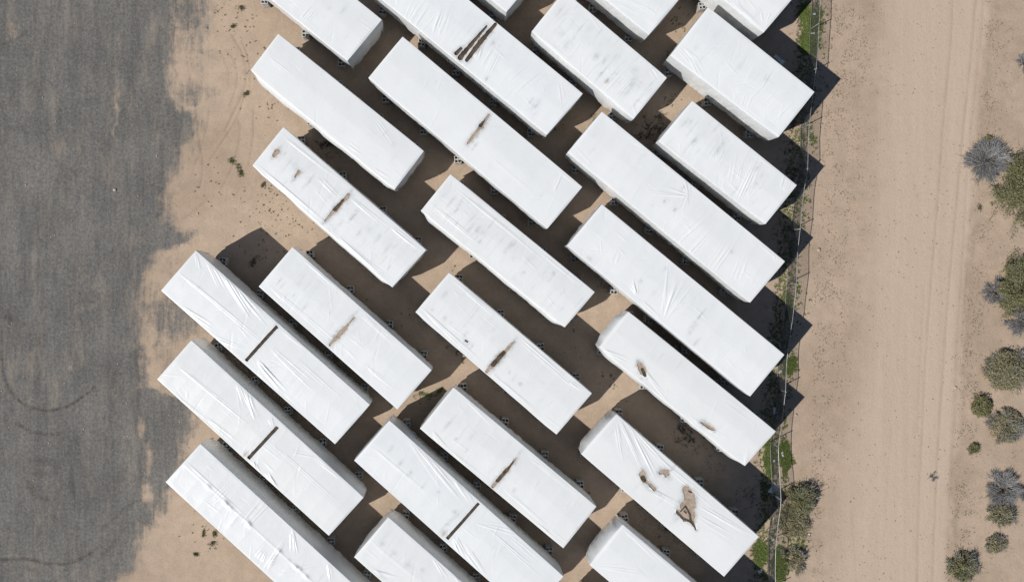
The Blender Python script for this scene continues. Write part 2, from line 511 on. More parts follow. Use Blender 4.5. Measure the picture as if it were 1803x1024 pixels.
# creases: x1,y1 -> x2,y2, number, spread at start, spread at end, height(m)
CREASE = {
    'A1': [(500, 10, 560, -20, 6, 14, 20, .02), (530, 40, 560, 5, 8, 14, 14, .02), (575, 75, 600, 55, 8, 20, 14, .012), (630, 70, 638, 78, 2, 4, 4, .02)],
    'A2': [(470, 100, 520, 140, 2, 3, 8, .02), (610, 250, 640, 270, 2, 6, 6, .02), (660, 210, 690, 255, 3, 10, 10, .016), (660, 300, 690, 318, 3, 6, 6, .02)],
    'A3': [(975, 335, 990, 302, 4, 5, 5, .022), (860, 275, 950, 350, 2, 3, 3, .01), (760, 160, 770, 130, 2, 20, 20, .01)],
    'A4': [(720, 45, 750, 0, 10, 30, 40, .026), (770, 60, 790, 10, 10, 22, 22, .026), (838, 105, 850, 75, 8, 12, 8, .026), (855, 125, 880, 80, 8, 22, 16, .026),
           (900, 160, 960, 110, 9, 30, 30, .022), (925, 200, 955, 170, 6, 20, 20, .014), (985, 150, 990, 190, 3, 8, 8, .018), (690, 5, 700, -30, 6, 20, 20, .02)],
    'B1': [(1070, 165, 1110, 120, 12, 30, 30, .020), (980, 80, 1010, 55, 5, 20, 20, .014), (1040, 135, 1080, 95, 6, 20, 20, .018), (1150, 120, 1165, 145, 5, 10, 10, .014),
           (950, 65, 1020, 125, 3, 4, 6, .022)],
    'B2': [(1090, 0, 1150, 30, 5, 20, 20, .012), (1140, 40, 1180, 10, 4, 20, 20, .012)],
    'B3': [(1350, 20, 1345, 50, 3, 14, 4, .022), (1285, 0, 1340, 48, 3, 5, 3, .02), (1300, 10, 1290, -15, 4, 12, 20, .014)],
    'B4': [(1200, 85, 1225, 112, 6, 12, 14, .018), (1218, 100, 1240, 140, 4, 10, 10, .016), (1250, 115, 1290, 80, 5, 40, 40, .016), (1330, 150, 1360, 100, 4, 30, 30, .012),
           (1350, 205, 1390, 165, 5, 30, 30, .014), (1310, 190, 1320, 160, 3, 10, 10, .014)],
    'B5': [(1255, 285, 1278, 250, 7, 22, 16, .022), (1305, 350, 1335, 285, 6, 18, 18, .026), (1378, 335, 1390, 305, 6, 10, 14, .020), (1290, 320, 1300, 270, 4, 20, 20, .020),
           (1180, 240, 1240, 215, 4, 16, 20, .012)],
    'C1': [(1212, 345, 1140, 330, 5, 3, 26, .022), (1212, 345, 1165, 385, 5, 3, 22, .022), (1212, 345, 1204, 312, 4, 3, 14, .022), (1212, 345, 1203, 375, 3, 2, 6, .024),
           (1200, 440, 1260, 380, 10, 40, 30, .022), (1250, 470, 1290, 410, 7, 20, 20, .024), (1295, 490, 1310, 450, 4, 16, 16, .016), (1180, 400, 1230, 370, 6, 12, 18, .018),
           (1160, 300, 1200, 270, 4, 20, 30, .012), (1365, 440, 1370, 465, 3, 6, 6, .016)],
    'C2': [(1121, 520, 1112, 492, 7, 3, 16, .030), (1170, 555, 1200, 470, 9, 8, 50, .024), (1170, 555, 1240, 500, 6, 4, 20, .020), (1130, 530, 1160, 560, 4, 5, 8, .024),
           (1080, 465, 1090, 440, 4, 14, 14, .016), (1220, 610, 1340, 560, 4, 6, 14, .016), (1200, 570, 1260, 540, 5, 16, 20, .016), (1250, 640, 1310, 590, 6, 30, 30, .014),
           (1055, 445, 1054, 420, 3, 8, 8, .016)],
    'D1': [(760, 360, 860, 440, 3, 3, 5, .028), (800, 330, 960, 460, 3, 3, 4, .020), (830, 450, 880, 500, 3, 5, 5, .03), (920, 520, 985, 570, 3, 4, 4, .026), (960, 450, 1040, 515, 2, 5, 5, .02)],
    'D2': [(450, 288, 580, 400, 4, 3, 5, .026), (505, 245, 600, 320, 3, 3, 4, .022), (560, 310, 595, 345, 4, 8, 8, .02), (620, 350, 680, 400, 5, 4, 8, .024),
           (600, 420, 680, 490, 4, 4, 6, .028), (690, 400, 740, 440, 5, 5, 6, .022), (550, 380, 575, 345, 4, 10, 8, .018)],
    'D3': [(470, 500, 620, 630, 3, 3, 4, .020), (520, 445, 640, 545, 3, 2, 4, .016), (640, 555, 700, 610, 3, 4, 8, .02), (560, 480, 580, 500, 3, 6, 6, .016), (640, 640, 700, 690, 3, 4, 6, .016)],
    'D4': [(745, 545, 860, 650, 4, 3, 5, .024), (800, 495, 900, 580, 3, 3, 4, .02), (920, 600, 1020, 690, 4, 5, 8, .022), (870, 660, 960, 740, 3, 4, 5, .018), (1000, 670, 1035, 692, 4, 5, 5, .02)],
    'E1': [(345, 443, 350, 476, 2, 2, 5, .030), (368, 462, 392, 510, 4, 6, 8, .030), (392, 480, 440, 556, 7, 12, 12, .032), (425, 515, 470, 570, 7, 8, 12, .028),
           (313, 477, 460, 600, 2, 2, 3, .026), (455, 636, 500, 690, 9, 8, 14, .034), (475, 610, 560, 690, 3, 4, 12, .022), (500, 585, 570, 630, 4, 6, 14, .020),
           (320, 540, 380, 580, 4, 4, 8, .026), (370, 590, 430, 615, 4, 6, 6, .022), (520, 630, 600, 700, 3, 6, 6, .018)],
    'E2': [(418, 676, 436, 725, 3, 3, 6, .034), (436, 690, 452, 738, 6, 8, 8, .032), (475, 735, 482, 752, 3, 5, 4, .026), (310, 640, 450, 755, 2, 2, 3, .026),
           (446, 812, 456, 842, 7, 6, 8, .036), (470, 832, 492, 866, 6, 8, 8, .034), (480, 780, 600, 890, 2, 3, 4, .018), (510, 795, 560, 805, 3, 4, 6, .018), (560, 810, 620, 860, 3, 4, 6, .02),
           (300, 690, 370, 745, 3, 3, 5, .022), (370, 740, 420, 780, 4, 4, 8, .018)],
    'E3': [(330, 815, 450, 925, 2, 2, 3, .024), (375, 885, 410, 850, 5, 10, 14, .022), (432, 922, 480, 870, 6, 14, 20, .026), (470, 1000, 512, 934, 6, 8, 6, .036),
           (514, 934, 518, 984, 5, 4, 8, .036), (578, 990, 586, 1024, 4, 4, 8, .032), (490, 1010, 575, 990, 4, 8, 10, .024), (400, 930, 425, 900, 4, 10, 10, .022), (455, 985, 468, 965, 8, 16, 8, .030)],
    'F1': [(722, 778, 790, 870, 4, 5, 8, .030), (745, 795, 815, 880, 5, 6, 10, .030), (800, 840, 832, 888, 6, 10, 8, .028), (655, 785, 790, 900, 2, 2, 3, .022),
           (800, 945, 820, 985, 6, 8, 10, .032), (820, 965, 855, 1015, 6, 10, 10, .030), (845, 920, 930, 940, 4, 5, 14, .022), (860, 930, 960, 1020, 3, 4, 5, .018), (900, 945, 950, 990, 3, 5, 8, .02)],
    'F2': [(762, 760, 790, 795, 4, 4, 5, .026), (790, 790, 860, 850, 3, 3, 4, .020), (815, 695, 870, 750, 3, 3, 5, .022), (890, 860, 980, 940, 3, 4, 5, .016), (930, 800, 1040, 890, 3, 4, 5, .016),
           (945, 920, 985, 955, 3, 3, 4, .02)],
    'F3': [(765, 985, 790, 1024, 4, 3, 8, .028), (660, 1005, 700, 1015, 4, 3, 6, .03), (650, 950, 760, 1040, 2, 3, 4, .02), (800, 1010, 815, 1030, 3, 6, 6, .024)],
    'G1': [(1060, 615, 1118, 640, 4, 2, 8, .030), (1062, 618, 1130, 680, 4, 2, 6, .030), (1118, 628, 1162, 690, 3, 3, 5, .034), (1140, 660, 1180, 710, 2, 4, 4, .026),
           (1180, 730, 1300, 815, 3, 4, 4, .03), (1220, 738, 1285, 775, 3, 4, 6, .022), (1312, 815, 1320, 780, 5, 2, 14, .024), (1270, 700, 1340, 750, 2, 8, 8, .014)],
    'G2': [(1084, 740, 1096, 810, 3, 5, 8, .034), (1095, 745, 1135, 830, 4, 5, 8, .030), (1095, 735, 1180, 830, 2, 3, 5, .034), (1115, 760, 1160, 850, 4, 5, 8, .030), (1150, 800, 1260, 890, 3, 5, 10, .030),
           (1235, 890, 1330, 945, 4, 6, 5, .024), (1230, 910, 1300, 950, 5, 8, 8, .02), (1140, 858, 1200, 890, 4, 5, 8, .028), (1170, 790, 1230, 850, 2, 5, 5, .02)],
    'G3': [(1100, 930, 1190, 1010, 4, 4, 10, .020), (1050, 995, 1130, 1005, 4, 4, 12, .016)],
}
# smudges: x, y, half-length along the rafters, half-width, strength
SMUDGE = {
    'A1': [(605, 18, 8, 3, .5), (580, 15, 5, 3, .3)],
    'A3': [(836, 258, 9, 3, .7), (855, 208, 6, 3, .5), (843, 235, 25, 5, .5)],
    'A4': [(845, 60, 12, 3, .6), (858, 138, 6, 3, .9), (870, 77, 4, 3, .5), (880, 82, 3, 2, .5), (943, 186, 12, 5, .6), (935, 178, 8, 3, .5), (812, 88, 14, 4, .6), (868, 75, 12, 4, .3)],
    'B1': [(1050, 100, 8, 6, .7), (1062, 110, 8, 4, .6), (1057, 130, 4, 3, .7), (1068, 143, 5, 4, .9), (1085, 130, 5, 3, .5), (1115, 145, 14, 8, .5), (1105, 160, 14, 6, .5), (1000, 80, 14, 8, .4), (985, 55, 10, 10, .3),
           (1118, 125, 8, 8, .4)],
    'B4': [(1350, 138, 8, 5, .5), (1225, 85, 10, 5, .25), (1300, 120, 10, 5, .25), (1260, 60, 10, 6, .2)],
    'B5': [(1223, 250, 8, 5, .6), (1270, 255, 14, 5, .5), (1262, 268, 10, 4, .4), (1215, 215, 6, 4, .5), (1335, 295, 10, 3, .5), (1340, 310, 8, 3, .4), (1330, 325, 6, 4, .5)],
    'C1': [(1170, 354, 4, 3, .9), (1188, 369, 5, 3, .9), (1203, 330, 8, 3, .5), (1288, 443, 5, 4, .5), (1150, 360, 6, 4, .3)],
    'C2': [(1171, 473, 6, 3, .6), (1128, 494, 5, 4, .6), (1038, 455, 4, 6, .5), (1232, 556, 16, 2, .8), (1220, 575, 16, 6, .4), (1225, 604, 14, 3, .5), (1215, 585, 6, 4, .4)],
    'D1': [(795, 355, 14, 3, .6), (810, 358, 10, 3, .5), (803, 372, 6, 3, .6), (828, 402, 14, 4, .6), (840, 405, 12, 4, .7), (845, 425, 6, 3, .6), (895, 435, 16, 4, .5), (905, 430, 8, 3, .5),
           (922, 480, 6, 3, .6), (975, 480, 4, 4, .6), (850, 410, 6, 10, .4), (905, 455, 5, 6, .4)],
    'D2': [(482, 275, 10, 4, .8), (497, 257, 5, 2, .5), (517, 316, 8, 3, .9), (545, 320, 10, 3, .5), (575, 385, 16, 4, .9), (617, 338, 9, 4, .9), (625, 378, 12, 3, .7), (617, 386, 8, 3, .5),
           (632, 410, 6, 4, .4), (665, 420, 12, 4, .35), (680, 440, 14, 4, .35), (520, 290, 12, 6, .3), (650, 405, 8, 4, .35)],
    'D3': [(492, 495, 8, 2, .7), (498, 503, 8, 2, .6), (517, 520, 4, 2, .5), (537, 540, 8, 3, .6), (590, 590, 18, 6, .6), (615, 562, 16, 4, .5), (628, 550, 8, 3, .4)],
    'D4': [(783, 518, 8, 4, .5), (761, 545, 4, 4, .4), (783, 560, 5, 4, .5), (795, 568, 4, 3, .5), (818, 590, 10, 4, .6), (830, 610, 6, 3, .6), (880, 630, 20, 9, .6), (905, 600, 10, 4, .6), (917, 676, 4, 5, .8), (897, 655, 5, 3, .5)],
    'E1': [(350, 506, 5, 3, .4)],
    'E2': [(432, 798, 7, 4, .8), (300, 670, 20, 6, .12)],
    'E3': [(415, 900, 4, 3, .5), (510, 985, 4, 4, .5), (525, 996, 3, 3, .5), (405, 885, 4, 4, .4)],
    'F1': [(687, 790, 10, 4, .6), (705, 815, 8, 4, .6), (722, 832, 8, 4, .7), (745, 855, 6, 3, .5), (772, 865, 5, 4, .5), (785, 925, 20, 4, .7), (805, 905, 12, 5, .4), (783, 938, 8, 4, .8), (800, 900, 6, 4, .5)],
    'F2': [(788, 748, 14, 4, .7), (803, 772, 4, 3, .6), (822, 792, 6, 2, .5), (905, 862, 5, 3, .8), (915, 797, 10, 3, .7), (865, 858, 8, 4, .6), (910, 735, 5, 3, .3)],
    'F3': [(673, 955, 6, 6, .7), (695, 972, 5, 6, .6), (720, 995, 5, 8, .5), (745, 1003, 4, 6, .5), (670, 1010, 4, 20, .5)],
    'G1': [(1124, 637, 6, 8, .7), (1129, 665, 3, 3, .8), (1240, 745, 10, 8, .4), (1257, 757, 4, 6, .6)],
    'G2': [(1130, 830, 9, 9, .6), (1164, 828, 10, 7, .7), (1188, 820, 14, 3, .6), (1155, 863, 6, 8, .6), (1202, 880, 20, 8, .6), (1215, 880, 16, 14, .4), (1190, 912, 10, 6, .5), (1226, 932, 3, 3, .7), (1140, 858, 6, 9, .4),
           (1177, 842, 8, 7, .5), (1163, 870, 4, 6, .5)],
}
RUST = {'B1': [(1069, 143, 4, 2.5, .9)], 'E2': [(432, 799, 6, 2.5, .9)], 'F1': [(782, 938, 6, 3, .9)], 'G2': [(1226, 934, 3, 2, .4)],
        'D2': [(486, 270, 10, 5, .5), (524, 307, 8, 4, .4)], 'A3': [(838, 233, 22, 3, .5)]}

STEP = .042
SHORT_DIR = np.array([-.64, .77])      # photo direction of the rafters (across a module)


def build_module(key, d):
    q = [gp(x, y, ROOF) for x, y in d['q']]
    W, Nn, E, S = q
    c = sum(q) / 4
    L = (np.linalg.norm(S - W) + np.linalg.norm(E - Nn)) / 2
    Wd = (np.linalg.norm(Nn - W) + np.linalg.norm(E - S)) / 2
    ns = int(L / STEP)
    nt_ = int(Wd / STEP)
    seed = sum(map(ord, key))
    R = np.random.default_rng(seed)
    root = thing('wrapped_module', (c[0], c[1], 0))
    tag(root, d['label'], 'wrapped module', 'white plastic-wrapped modules on block piers')
    s = np.linspace(0, 1, ns + 1)
    t = np.linspace(0, 1, nt_ + 1)
    SS, TT = np.meshgrid(s, t, indexing='ij')

    def P(a, b):
        return (W[:2] * ((1 - a) * (1 - b))[..., None] + S[:2] * (a * (1 - b))[..., None]
                + Nn[:2] * ((1 - a) * b)[..., None] + E[:2] * (a * b)[..., None])
    XY = P(SS, TT)
    px = NX + XY[..., 0] * F_PX / (CAM_H - ROOF)
    py = NY - XY[..., 1] * F_PX / (CAM_H - ROOF)
    # ridge, rafters and slack of the plastic
    k = d.get('smooth', 0)
    z = .055 * (1 - np.abs(2 * TT - 1) ** 1.3)
    um, vm = SS * L, TT * Wd
    raft = np.abs(((um / 1.22 + .25) % 1) - .5) * 2
    z += -.010 * (1 - (1 - raft) ** 2) * sstep(0, .15, TT) * sstep(0, .15, 1 - TT) * (1 - .7 * k)
    z += (.020 if not k else .018) * (fbm(um * .45 + seed, vm * .55, seed % 97, 3) - .5)
    z += .007 * (fbm(um * 1.1 + seed, vm * .7, seed % 89 + 3, 2) - .5)
    # faint random creases
    mpp = (CAM_H - ROOF) / F_PX
    for i in range(38 if not k else 12):
        x1, y1 = P(R.random(1), R.random(1))[0] / mpp
        ang = math.radians(128 + R.normal(0, 26)) if R.random() < .75 else math.radians(40 + R.normal(0, 8))
        ln = R.uniform(12, 55)
        x1 += NX
        y1 = NY - y1
        dd, tt = seg_dist(px, py, x1, y1, x1 + math.cos(ang) * ln, y1 + math.sin(ang) * ln)
        z += R.uniform(.003, .012) * np.exp(-(dd / R.uniform(.7, 1.3)) ** 2) * np.sin(np.clip(tt, .02, .98) * np.pi) ** .7 * R.choice([1, 1, -1])
    for (x1, y1, x2, y2, n, s1, s2, h) in CREASE.get(key, []):
        dx, dy = x2 - x1, y2 - y1
        ll = math.hypot(dx, dy)
        nx_, ny_ = -dy / ll, dx / ll
        for i in range(n):
            f = (i / (n - 1) - .5) if n > 1 else 0.0
            f += R.normal(0, .10)
            a, b_ = f * s1, f * s2 + R.normal(0, 1)
            st, en = R.uniform(-.12, .15), R.uniform(.7, 1.12)
            ax, ay = x1 + nx_ * a + dx * st, y1 + ny_ * a + dy * st
            bx, by = x1 + nx_ * b_ + dx * en, y1 + ny_ * b_ + dy * en
            dd, tt = seg_dist(px, py, ax, ay, bx, by)
            wv = R.uniform(.55, .95)
            z += h * 1.1 * R.uniform(.45, 1.2) * np.exp(-(dd / wv) ** 2) * np.clip(np.minimum(tt * 6, (1 - tt) * 2.2), 0, 1)
    if d.get('bumps'):
        for i in range(12):
            a, b_ = R.uniform(.03, .95), .5 + R.normal(0, .012)
            z += .06 * np.exp(-(((um - a * L) / .20) ** 2 + ((vm - b_ * Wd) / .13) ** 2))
        z += .012 * np.exp(-((vm - .5 * Wd) / .08) ** 2)
    # stains
    dirt = np.zeros_like(z)
    rust = np.zeros_like(z)
    su, sv = SHORT_DIR
    for arr, lst in ((dirt, SMUDGE.get(key, [])), (rust, RUST.get(key, []))):
        for (x, y, hl, hw, stn) in lst:
            u_ = (px - x) * su + (py - y) * sv
            v_ = (px - x) * sv - (py - y) * su
            arr += (.85 if arr is dirt else 1.0) * stn * np.exp(-((u_ / hl) ** 2 + (v_ / hw) ** 2) * 1.3)
    for i in range(int(26 * d.get('scuff', .12))):
        x, y = P(R.random(1), R.uniform(.12, .88, 1))[0] / mpp
        x += NX
        y = NY - y
        u_ = (px - x) * su + (py - y) * sv
        v_ = (px - x) * sv - (py - y) * su
        dirt += R.uniform(.05, .2) * np.exp(-((u_ / R.uniform(4, 12)) ** 2 + (v_ / R.uniform(1.5, 4)) ** 2))
    for i in range(int(60 * (d.get('scuff', .1) if d.get('scuff', .1) >= .2 else .05))):
        a = (round(R.uniform(.03, .97) * L / .61) * .61 + R.normal(0, .04)) / L
        x, y = P(np.array([np.clip(a, 0, 1)]), R.beta(2, 2, 1))[0] / mpp
        x += NX
        y = NY - y
        u_ = (px - x) * su + (py - y) * sv
        v_ = (px - x) * sv - (py - y) * su
        dirt += R.uniform(.05, .26) * np.exp(-((u_ / R.uniform(4, 13)) ** 2 + (v_ / R.uniform(1.0, 2.2)) ** 2))
    # tears
    hole = np.full_like(z, 9.0)
    tear = TEARS.get(key)
    if tear:
        rag = (fbm(um * 5, vm * 5, seed % 50, 2) - .5) * 2.2
        ragf = .8 if key not in ('E1', 'E2', 'F1') else .22
        for (x1, y1, x2, y2, w1, w2) in tear[0]:
            dd, tt = seg_dist(px, py, x1, y1, x2, y2)
            if key in ('E1', 'E2', 'F1'):       # cut straight: square ends
                lx, ly = x2 - x1, y2 - y1
                ll = math.hypot(lx, ly)
                al = np.abs(((px - x1) * lx + (py - y1) * ly) / ll - ll / 2) - ll / 2
                ac = np.abs((px - x1) * ly - (py - y1) * lx) / ll - (w1 + (w2 - w1) * tt) / 2
                hole = np.minimum(hole, np.maximum(al, ac) + rag * ragf)
            else:
                hole = np.minimum(hole, dd - (w1 + (w2 - w1) * tt) / 2 + rag * ragf)
        if ragf > .5:
            rust += .5 * np.exp(-(np.clip(hole, 0, 20) / 2.4) ** 2) * sstep(.3, .6, fbm(um * 3, vm * 3, 6, 2))
        dirt += (.75 * ragf) * np.exp(-(np.clip(hole, 0, 20) / 4.5) ** 2) * (fbm(um * 2, vm * 2, 5, 2) > .42)
    edge_fade = sstep(0, .12, np.minimum(np.minimum(um, L - um), np.minimum(vm, Wd - vm)))
    z = ROOF + z * edge_fade
    if tear:
        # pull the vertices next to a rim onto the rim, so that it is cut clean instead of stepping
        mu, mv = L / ns / mpp, Wd / nt_ / mpp
        gu, gv = np.gradient(hole, mu, mv)
        g2 = gu ** 2 + gv ** 2 + 1e-6
        mv_ = np.where((np.abs(hole) < .75) & (hole < 5), -hole, 0.0)
        du, dv = np.clip(mv_ * gu / g2, -.8, .8), np.clip(mv_ * gv / g2, -.8, .8)
        SM, TM = SS + du * mpp / L, TT + dv * mpp / Wd
        XYm = P(SM, TM)
        hole = np.where(mv_ != 0, 0.0, hole)
    else:
        XYm = XY
    # ------- roof grid
    nV = (ns + 1) * (nt_ + 1)
    idx = np.arange(nV).reshape(ns + 1, nt_ + 1)
    verts = [np.concatenate([XYm, z[..., None]], axis=2).reshape(-1, 3)]
    f = np.stack([idx[:-1, :-1], idx[1:, :-1], idx[1:, 1:], idx[:-1, 1:]], axis=-1).reshape(-1, 4)
    hc = (hole[:-1, :-1] + hole[1:, :-1] + hole[1:, 1:] + hole[:-1, 1:]).reshape(-1) / 4
    f = f[hc >= 0]
    # ------- skirt, walked round the roof edge: SW side, SE end, NE side, NW end
    ring = np.concatenate([idx[:, 0], idx[-1, 1:], idx[-2::-1, -1], idx[0, -2:0:-1]])
    nr = len(ring)
    side = np.concatenate([np.zeros(ns + 1), np.ones(nt_), np.full(ns, 2), np.full(nt_ - 1, 3)]).astype(int)
    ax_l = (S - W)[:2] / np.linalg.norm(S - W)
    ax_t = (Nn - W)[:2] / np.linalg.norm(Nn - W)
    nrm = np.array([-ax_t, ax_l, ax_t, -ax_l])
    out = nrm[side]
    rs, rt = SS.reshape(-1)[ring] * L, TT.reshape(-1)[ring] * Wd
    dcor = np.where((side == 0) | (side == 2), np.minimum(rs, L - rs), np.minimum(rt, Wd - rt))
    # round the corners in plan
    for ci in (0, ns, ns + nt_, 2 * ns + nt_):
        a = nrm[(side[ci] + 0) % 4]
        b_ = nrm[[3, 1, 2, 3][[0, ns, ns + nt_, 2 * ns + nt_].index(ci)]]
        if ci == 0:
            b_ = nrm[3]
        elif ci == ns:
            b_ = nrm[1]
        elif ci == ns + nt_:
            b_ = nrm[2]
        else:
            b_ = nrm[3]
        out[ci] = (a + b_) / 1.5
    arc = np.arange(nr) * STEP
    lev = np.array([.005, .02, .08, .22, .40, .60, .82, 1.05, 1.3, 1.55, 1.8, 2.05, 2.3, 2.55, 2.75, 2.9])
    base_xy = XY.reshape(-1, 2)[ring]
    base_z = z.reshape(-1)[ring]
    B = d.get('bulge', .05)
    EB = d.get('endbulge', .04)
    wob = fbm(arc * .35, arc * 0 + seed, 11, 3)
    wob2 = fbm(arc * 1.3, arc * 0 + seed, 13, 2)
    prev = ring
    fs = [f]
    n0 = nV
    vall = [verts[0]]
    dirt_shade = [dirt.reshape(-1)]
    rl = [rust.reshape(-1)]
    amt = np.where(side == 0, B, np.where(side == 3, EB, np.where(side == 2, .03 + B * .12, .03)))
    cor = sstep(0, .9, dcor)
    for i, dz in enumerate(lev):
        v = dz / lev[-1]
        rnd = .018 * min(1, math.sqrt(dz / .10)) if dz < .1 else .018
        bl = amt * (.35 + 1.3 * wob) * math.sin(math.pi * min(1, (v * .92 + .03)) ** .75) * (.25 + .75 * cor)
        fold = (fbm(arc * 2.6 + v * .8, arc * 0 + v * 1.5 + seed, 17, 3) - .5) * .13 * v * (1 + 1.2 * (1 - cor))
        tuck = -(.05 + .22 * (1 - sstep(0, .75, dcor)) * wob2) * v ** 2.2
        o = rnd + bl + fold + tuck
        zz = base_z - dz
        if i == len(lev) - 1:
            zz = zz + (wob2 - .5) * .16 + (fbm(arc * 3, arc * 0, 19, 2) - .5) * .08
        elif i == len(lev) - 2:
            zz = zz + (wob2 - .5) * .08
        nv = np.concatenate([base_xy + out * o[:, None], zz[:, None]], axis=1)
        cur = n0 + np.arange(nr)
        n0 += nr
        vall.append(nv)
        nxt = np.roll(np.arange(nr), -1)
        fs.append(np.stack([prev, cur, cur[nxt], prev[nxt]], axis=-1))
        prev = cur
        dirt_shade.append(np.where(side == 2, .0, np.where(side == 0, .26 + .10 * v, .14 + .16 * v)) + .18 * v * (fbm(arc * 1.2, arc * 0 + v * 4, 23, 2) > .6))  # shade painted per wall: SW greyest, NE none; only the blotches are dirt
        rl.append(np.zeros(nr))
    V = np.concatenate(vall)
    V[:, :2] -= c[:2]
    Fc = np.concatenate(fs)
    used = np.unique(Fc)
    remap = np.full(len(V), -1)
    remap[used] = np.arange(len(used))
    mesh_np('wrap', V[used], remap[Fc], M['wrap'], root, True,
            {'dirt': np.clip(np.concatenate(dirt_shade), 0, 1)[used], 'rust': np.clip(np.concatenate(rl), 0, 1)[used]})  # dirt also carries the painted wall shade
    # ------- roof boards seen through the tears
    if tear:
        allv, allf, dk, n0 = [], [], [], 0
        near = hole < 4.5
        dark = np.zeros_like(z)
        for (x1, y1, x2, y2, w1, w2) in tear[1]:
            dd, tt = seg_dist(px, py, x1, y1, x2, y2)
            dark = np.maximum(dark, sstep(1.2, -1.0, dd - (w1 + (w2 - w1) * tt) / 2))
        fm = near[:-1, :-1] & near[1:, 1:] & near[1:, :-1] & near[:-1, 1:]
        ff = np.stack([idx[:-1, :-1], idx[1:, :-1], idx[1:, 1:], idx[:-1, 1:]], axis=-1)[fm]
        depth = .045 + (.05 if key in ('E1', 'E2', 'F1', 'A4') else 0) * dark
        zz = ROOF + (.055 * (1 - np.abs(2 * TT - 1) ** 1.3)) * edge_fade - depth
        vv = np.concatenate([XY - c[:2], zz[..., None]], axis=2).reshape(-1, 3)
        lab = np.where(fm, np.arange(fm.size).reshape(fm.shape) + 1, 0)
        while True:
            pad = np.pad(lab, 1)
            nb = np.maximum.reduce([pad[a:a + fm.shape[0], b:b + fm.shape[1]] for a in range(3) for b in range(3)])
            nl = np.where(fm, nb, 0)
            if (nl == lab).all():
                break
            lab = nl
        lab = lab[fm]
        for k_ in np.unique(lab):
            fk = ff[lab == k_]
            if len(fk) < 6:
                continue
            used = np.unique(fk)
            remap = np.full(len(vv), -1)
            remap[used] = np.arange(len(used))
            mesh_np('roof_board', vv[used], remap[fk], M['deck'], root, True, {'dark': dark.reshape(-1)[used]})
    # ------- floor and steel chassis inside the skirt
    rz = math.atan2(ax_l[1], ax_l[0])
    sp = Soup()
    sp.box((0, 0, 1.16), (L - .5, Wd - .5, .14), rz)
    sp.build('floor_deck', M['steel'], root)
    sp = Soup()
    for sgn in (-1, 1):
        o = ax_t * sgn * Wd * .27
        sp.box((o[0], o[1], .97), (L - .9, .16, .236), rz)
        for fr in (-.36, -.12, .12, .36):
            o2 = o + ax_l * fr * L
            sp.box((o2[0], o2[1], .425), (.3, .3, .846), rz)
    sp.build('chassis', M['steel'], root)
    d['geo'] = (W, Nn, E, S, L, Wd, ax_l, ax_t, c)
    return root


for key, d in MODULES.items():
    build_module(key, d)

# ------------------------------------------------------------------ cinder block piers
def block_mesh():
    """two-cell hollow block, 0.50 x 0.25 x 0.19"""
    sp = Soup()
    l, w, h, tk = .50, .25, .185, .042
    xs = [-l / 2, -l / 2 + tk, -tk / 2, tk / 2, l / 2 - tk, l / 2]
    ys = [-w / 2, -w / 2 + tk, w / 2 - tk, w / 2]
    vid = {}
    V = []

    def vtx(i, j, k):
        if (i, j, k) not in vid:
            vid[(i, j, k)] = len(V)
            V.append((xs[i], ys[j], (0, h)[k]))
        return vid[(i, j, k)]
    F = []
    solid = lambda i, j: 0 <= i < 5 and 0 <= j < 3 and not (j == 1 and i in (1, 3))
    for i in range(5):
        for j in range(3):
            if not solid(i, j):
                continue
            F.append([vtx(i, j, 1), vtx(i + 1, j, 1), vtx(i + 1, j + 1, 1), vtx(i, j + 1, 1)])
            F.append([vtx(i, j, 0), vtx(i, j + 1, 0), vtx(i + 1, j + 1, 0), vtx(i + 1, j, 0)])
            if not solid(i, j - 1):
                F.append([vtx(i, j, 0), vtx(i + 1, j, 0), vtx(i + 1, j, 1), vtx(i, j, 1)])
            if not solid(i, j + 1):
                F.append([vtx(i + 1, j + 1, 0), vtx(i, j + 1, 0), vtx(i, j + 1, 1), vtx(i + 1, j + 1, 1)])
            if not solid(i - 1, j):
                F.append([vtx(i, j + 1, 0), vtx(i, j, 0), vtx(i, j, 1), vtx(i, j + 1, 1)])
            if not solid(i + 1, j):
                F.append([vtx(i + 1, j, 0), vtx(i + 1, j + 1, 0), vtx(i + 1, j + 1, 1), vtx(i + 1, j, 1)])
    o = mesh_np('concrete_block', np.array(V), np.array(F), M['block'], None, False, None, link=False)
    return o.data


BLOCK = block_mesh()


def hull(pts):
    pts = sorted(map(tuple, pts))

    def half(ps):
        h = []
        for p in ps:
            while len(h) >= 2 and (h[-1][0] - h[-2][0]) * (p[1] - h[-2][1]) - (h[-1][1] - h[-2][1]) * (p[0] - h[-2][0]) <= 0:
                h.pop()
            h.append(p)
        return h[:-1]
    return half(pts) + half(pts[::-1])


def inside(h, x, y, pad=0.0):
    for i in range(len(h)):
        a, b = h[i], h[(i + 1) % len(h)]
        ll = math.hypot(b[0] - a[0], b[1] - a[1])
        if ((b[0] - a[0]) * (y - a[1]) - (b[1] - a[1]) * (x - a[0])) / ll < -pad:
            return False
    return True


HULLS = {}
for key, d in MODULES.items():
    pts = []
    for p in d['geo'][:4]:
        pts.append(topx(p))
        g = p.copy()
        g[2] = SKIRT
        pts.append(topx(g))
    HULLS[key] = hull(pts)

